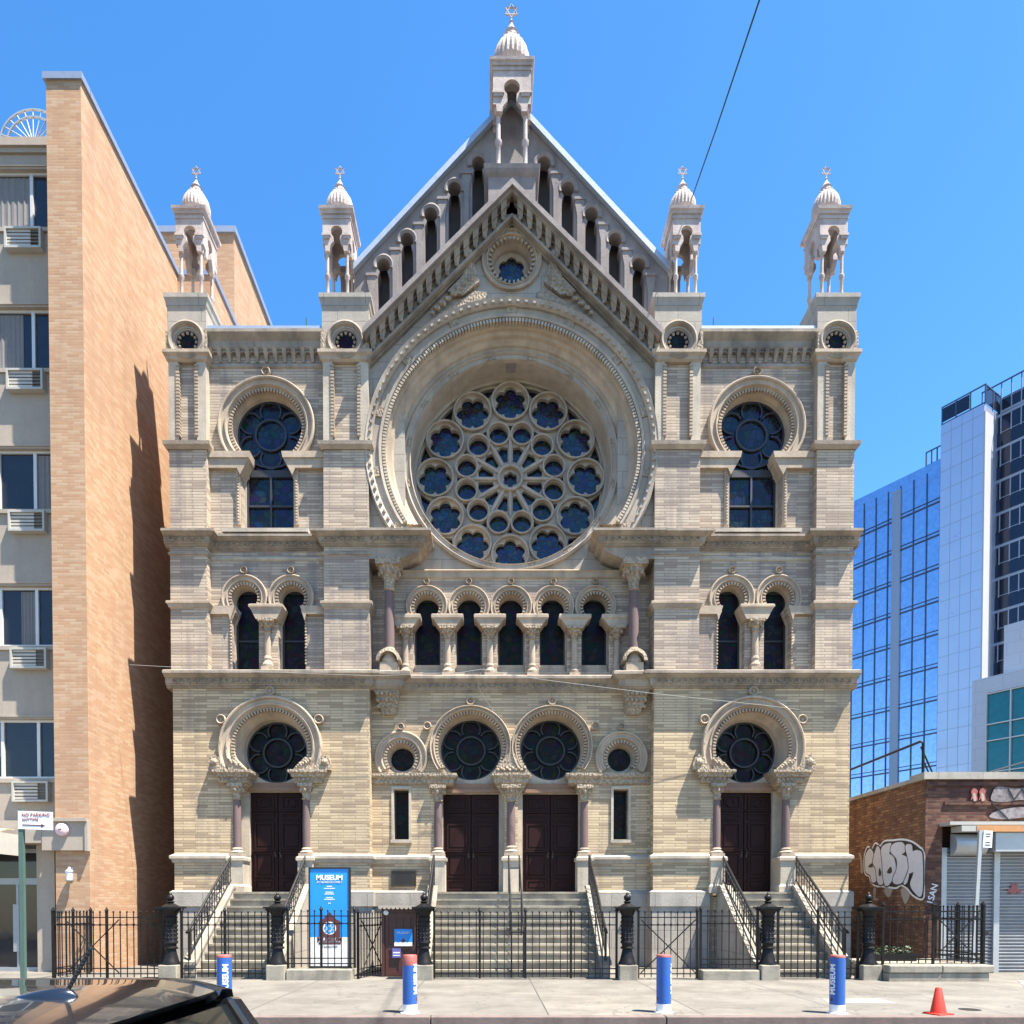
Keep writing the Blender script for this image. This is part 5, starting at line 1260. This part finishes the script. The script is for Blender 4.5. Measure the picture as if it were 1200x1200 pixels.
# scraps of paper by the ledge
for k, (x, y, a) in enumerate(((11.3, 15.3, .3), (11.55, 15.75, 1.2), (10.95, 14.75, 2.0), (11.75, 15.05, .8))):
    mb = MB(); mb.hexa([(-.07, -.05, .004), (.07, -.04, .004), (-.06, .05, .004), (.08, .05, .02), (-.07, -.05, .008), (.07, -.04, .012), (-.06, .05, .02), (.08, .05, .03)])
    o = mb.build('paper_scrap', 'white', loc=(x, y, 0)); o.rotation_euler = (0, 0, a); tag(o, 'scrap of white paper littering the sidewalk near the ledge end', 'litter', 'paper scraps by the ledge')
# ================================================================== cables
def wire(name, lab, pts, r, mat):
    mb = MB(); mb.tube(pts, r, 6); return tag(mb.build(name, mat, smooth=True), lab, 'cable')
def at(px, py, Y):                      # a point at distance Y seen at photograph pixel (px, py)
    th = R(1.2); yc = (1062+850*math.tan(th)-py)/850; t = Y/(math.cos(th)+yc*math.sin(th))
    return Vector(((px-575)/850*t, Y, 1.65+t*(yc*math.cos(th)-math.sin(th))))
a, b = at(890, 0, 12), Vector((UC+4.67+.22, 20.15, 20.85))
wire('overhead_cable', 'dark cable slanting down from the sky to a right pinnacle', [a+(a-b)*.8, a, (a+b)/2+Vector((0, 0, -.05)), b], .014, 'wire')
pts = [at(x, y, yy) for x, y, yy in ((152, 779, 18.95), (300, 787, 18.95), (440, 792, 18.95), (540, 788, 18.95), (566, 784, 19.0), (600, 791, 19.0), (640, 797, 19.0), (760, 812, 18.95), (900, 827, 19.2), (940, 832, 19.4))]
wire('facade_cable', 'thin pale wire strung across the front above the doors', pts, .006, 'wire_pale')
pts = [at(566, 784, 19.02), at(560, 795, 19.0), at(562, 808, 19.3), at(571, 823, 19.6), at(580, 835, 19.85)]
wire('loose_wire', 'short loose wire curling down between the door arches', pts, .005, 'wire_pale')

# ================================================================== the parked car in the foreground
CX, CY = -.362, 1.50
CAR = thing('parked_car', 'dark grey hatchback parked at the near kerb, its roof in view', 'car', (CX, CY, -.14))
# side stations from rear (x=0) to front (x=-4.1): x, lower z, belt z, half width at belt
ST = [(.10, .42, .80, .62), (.06, .34, .92, .72), (-.12, .28, 1.02, .80), (-.7, .26, 1.04, .85), (-1.8, .25, 1.0, .87), (-2.8, .25, .98, .86), (-3.3, .26, .94, .82), (-3.85, .28, .82, .74), (-4.05, .36, .66, .62)]
mb = MB(); rings = []
for x, z0, z1, w_ in ST:
    prof = [(-w_*.82, z0), (-w_*.99, z0+.14), (-w_*1.02, (z0+z1)/2), (-w_*.98, z1-.08), (-w_*.9, z1), (0, z1+.03), (w_*.9, z1), (w_*.98, z1-.08), (w_*1.02, (z0+z1)/2), (w_*.99, z0+.14), (w_*.82, z0)]
    rings.append([mb.v(x, y, z) for y, z in prof])
for a, b in zip(rings, rings[1:]):
    for i in range(len(a)):
        j = (i+1) % len(a); mb.face([a[i], a[j], b[j], b[i]])
mb.face(rings[0]); mb.face(rings[-1][::-1])
body = mb.build('body', 'carpaint', CAR, smooth=True)
GS_ = [(-.10, 1.00, .76), (-.16, 1.12, .72), (-.33, 1.50, .585), (-.62, 1.555, .60), (-1.3, 1.60, .61), (-1.95, 1.585, .60), (-2.25, 1.53, .575), (-3.05, 1.0, .70)]
# greenhouse of glass
def loft(mb, secs):
    rr = []
    for x, z, w_, zb, wb in secs:
        rr.append([mb.v(x, y, q) for y, q in ((-wb, zb), (-w_, z-.06), (-w_*.9, z-.012), (0, z), (w_*.9, z-.012), (w_, z-.06), (wb, zb))])
    for a, b in zip(rr, rr[1:]):
        for i in range(7):
            j = (i+1) % 7; mb.face([a[i], a[j], b[j], b[i]])
    mb.face(rr[0]); mb.face(rr[-1][::-1]); return mb
mb = MB(); loft(mb, [(-.12, 1.05, .70, .98, .76), (-.37, 1.53, .60, .98, .82), (-.62, 1.56, .60, 1.0, .83), (-1.95, 1.55, .60, .98, .83), (-2.22, 1.50, .57, .97, .82), (-3.02, 1.0, .66, .95, .72)])
mb.build('window_glass', 'carglass', CAR)
# roof shell with pressed ribs, running out into a spoiler
mb = MB()
xs = [-.34, -.40, -.50, -.62, -.80, -1.1, -1.4, -1.7, -1.95, -2.15, -2.3]
def rz_(x):
    t = max(0, min(1, (-.9-x)/1.4)); return 1.603-.06*t*t+.0-(.03*max(0, (x+.48)/.14)**1.5 if x > -.48 else 0)
ys = [-.64, -.615, -.58, -.46, -.43, -.40, -.2, 0, .2, .40, .43, .46, .58, .615, .64]
def zy(y):
    a = abs(y); d = -.012*(a/.6)**2
    if .42 < a < .44: d -= .016
    if a > .6: d -= .035+(a-.6)*1.2
    elif a > .57: d -= .01
    return d
top = [[mb.v(x-.05*(abs(y)/.64)**2*(1 if x > -.45 else 0), y*(1 if x > -2 else .97), rz_(x)+zy(y)) for y in ys] for x in xs]
bot = [[mb.v(x-.05*(abs(y)/.64)**2*(1 if x > -.45 else 0)-(.03 if x > -.36 else 0), y*(1 if x > -2 else .97), rz_(x)+zy(y)-.022) for y in ys] for x in xs]
for g_ in (top, bot):
    for a, b in zip(g_, g_[1:]):
        for i in range(len(ys)-1): mb.face([a[i], a[i+1], b[i+1], b[i]])
for i in range(len(ys)-1): mb.face([top[0][i], top[0][i+1], bot[0][i+1], bot[0][i]]); mb.face([top[-1][i], top[-1][i+1], bot[-1][i+1], bot[-1][i]])
for k in range(len(xs)-1): mb.face([top[k][0], top[k+1][0], bot[k+1][0], bot[k][0]]); mb.face([top[k][-1], top[k+1][-1], bot[k+1][-1], bot[k][-1]])
mb.build('roof', 'carpaint', CAR, smooth=True)
for s in (-1, 1):
    mb = MB(); mb.hexa([(-.44, s*.50, 1.50), (-.36, s*.50, 1.545), (-.44, s*.612, 1.50), (-.37, s*.612, 1.53), (-.16, s*.62, 1.0), (-.075, s*.62, 1.02), (-.17, s*.80, 1.0), (-.09, s*.78, 1.02)]); mb.build('rear_pillar', 'carpaint', CAR, bevel=.012)
    for pts, w_ in (([(-1.25, s*.60, 1.52), (-1.25, s*.83, 1.0)], .025), ([(-2.18, s*.575, 1.47), (-3.0, s*.68, .99)], .035)):
        mb = MB(); mb.tube(pts, w_, 6); mb.build('pillar', 'carpaint', CAR, smooth=True)
mb = MB(); n = 12; rings = []
for k in range(n+1):
    t = k/n; x = -.62+.125*t; hgt = .003+.017*math.sin(min(1, t*1.12)*math.pi*.62)**1.0*(1 if t < .9 else (1-t)/.1*.9+.1); wd = .026*(math.sin(math.pi*min(.97, t*.85+.12)))**.7
    rings.append([mb.v(x, wd*math.cos(R(a)), rz_(x)-.002+hgt*math.sin(R(a))) for a in (0, 20, 45, 70, 90, 110, 135, 160, 180)])
for a, b in zip(rings, rings[1:]):
    for i in range(8): mb.face([a[i], a[i+1], b[i+1], b[i]])
    mb.face([a[0], b[0], b[8], a[8]])
mb.face(rings[0]); mb.face(rings[-1])
an = mb.build('antenna_base', 'carpaint', CAR, smooth=True)
mb = MB(); z = rz_(-.52)+.012; P_ = [(-.515+.05*t, 0, z+.09*t) for t in [i/24 for i in range(25)]]; mb.tube(P_, [.0042+.0009*(i % 2) for i in range(25)], 8); mb.build('antenna_mast', 'black', an)
for s in (-1, 1):
    for x in (-.72, -3.2):
        mb = MB(); c = Vector((x, s*.80, .33)); rr = []
        for yy, r in ((-.1, .24), (-.1, .30), (-.07, .325), (.07, .325), (.1, .30), (.1, .24)): rr.append([mb.v(x+r*math.cos(2*math.pi*k/28), s*.80+yy, .325+r*math.sin(2*math.pi*k/28)) for k in range(28)])
        for a, b in zip(rr, rr[1:]+rr[:1]):
            for i in range(28): mb.face([a[i], a[(i+1) % 28], b[(i+1) % 28], b[i]])
        wh = mb.build('wheel', 'rubber', CAR, smooth=True)
        mb = MB(); mb.plate(circ(x, .325, .238, 28), [circ(x+.15*math.cos(R(72*k)), .325+.15*math.sin(R(72*k)), .055, 10) for k in range(5)], s*.80+s*.05, s*.80+s*.08); mb.build('rim', 'galv', wh)
    mb = MB(); mb.box(.02, .09, min(s*.5, s*.68), max(s*.5, s*.68), .72, .88); mb.build('tail_lamp', 'taillight', CAR, bevel=.015)
    mb = MB(); mb.box(-4.0, -3.88, min(s*.42, s*.66), max(s*.42, s*.66), .60, .72); mb.build('headlight', 'lampglass', CAR, bevel=.02)
mb = MB(); mb.box(.0, .17, -.7, .7, .36, .56); mb.build('bumper', 'carpaint', CAR, bevel=.03)

# ================================================================== light, sky, camera
EL, AZ = 66, 61                         # sun height; turned from straight behind the viewer towards the right
d = Vector((math.sin(R(AZ))*math.cos(R(EL)), -math.cos(R(AZ))*math.cos(R(EL)), math.sin(R(EL))))
sun = bpy.data.lights.new('sun', 'SUN'); sun.energy = 5.0; sun.angle = R(.53); sun.color = (1, .93, .82)
so = bpy.data.objects.new('sun', sun); COL.objects.link(so); so.rotation_euler = d.to_track_quat('Z', 'Y').to_euler(); so.location = (20, -10, 40)
w = bpy.data.worlds.new('World'); SC.world = w; w.use_nodes = True; nt = w.node_tree
bg = nt.nodes['Background']; sky = nt.nodes.new('ShaderNodeTexSky'); sky.sky_type = 'NISHITA'; sky.sun_disc = False
sky.sun_elevation = R(EL); sky.sun_rotation = R(180-AZ); sky.air_density = 1.0; sky.dust_density = .3; sky.ozone_density = 2.5; sky.altitude = 0
hs = nt.nodes.new('ShaderNodeHueSaturation'); hs.inputs['Saturation'].default_value = 1.3; nt.links.new(sky.outputs[0], hs.inputs['Color']); nt.links.new(hs.outputs[0], bg.inputs[0]); bg.inputs[1].default_value = .10
cam = bpy.data.cameras.new('camera'); co = bpy.data.objects.new('camera', cam); COL.objects.link(co); SC.camera = co
cam.sensor_fit = 'HORIZONTAL'; cam.sensor_width = 36; cam.lens = 36*850/1200
cam.shift_x = (600-575)/1200; cam.shift_y = (1062+850*math.tan(R(1.2))-600)/1200
cam.clip_start = .05; cam.clip_end = 2000
co.location = (0, 0, 1.65); co.rotation_euler = (R(90-1.2), 0, 0)
SC.view_settings.view_transform = 'Standard'; SC.view_settings.look = 'None'; SC.view_settings.gamma = 1
SC.view_settings.exposure = 1.72
SC.render.engine = 'CYCLES'
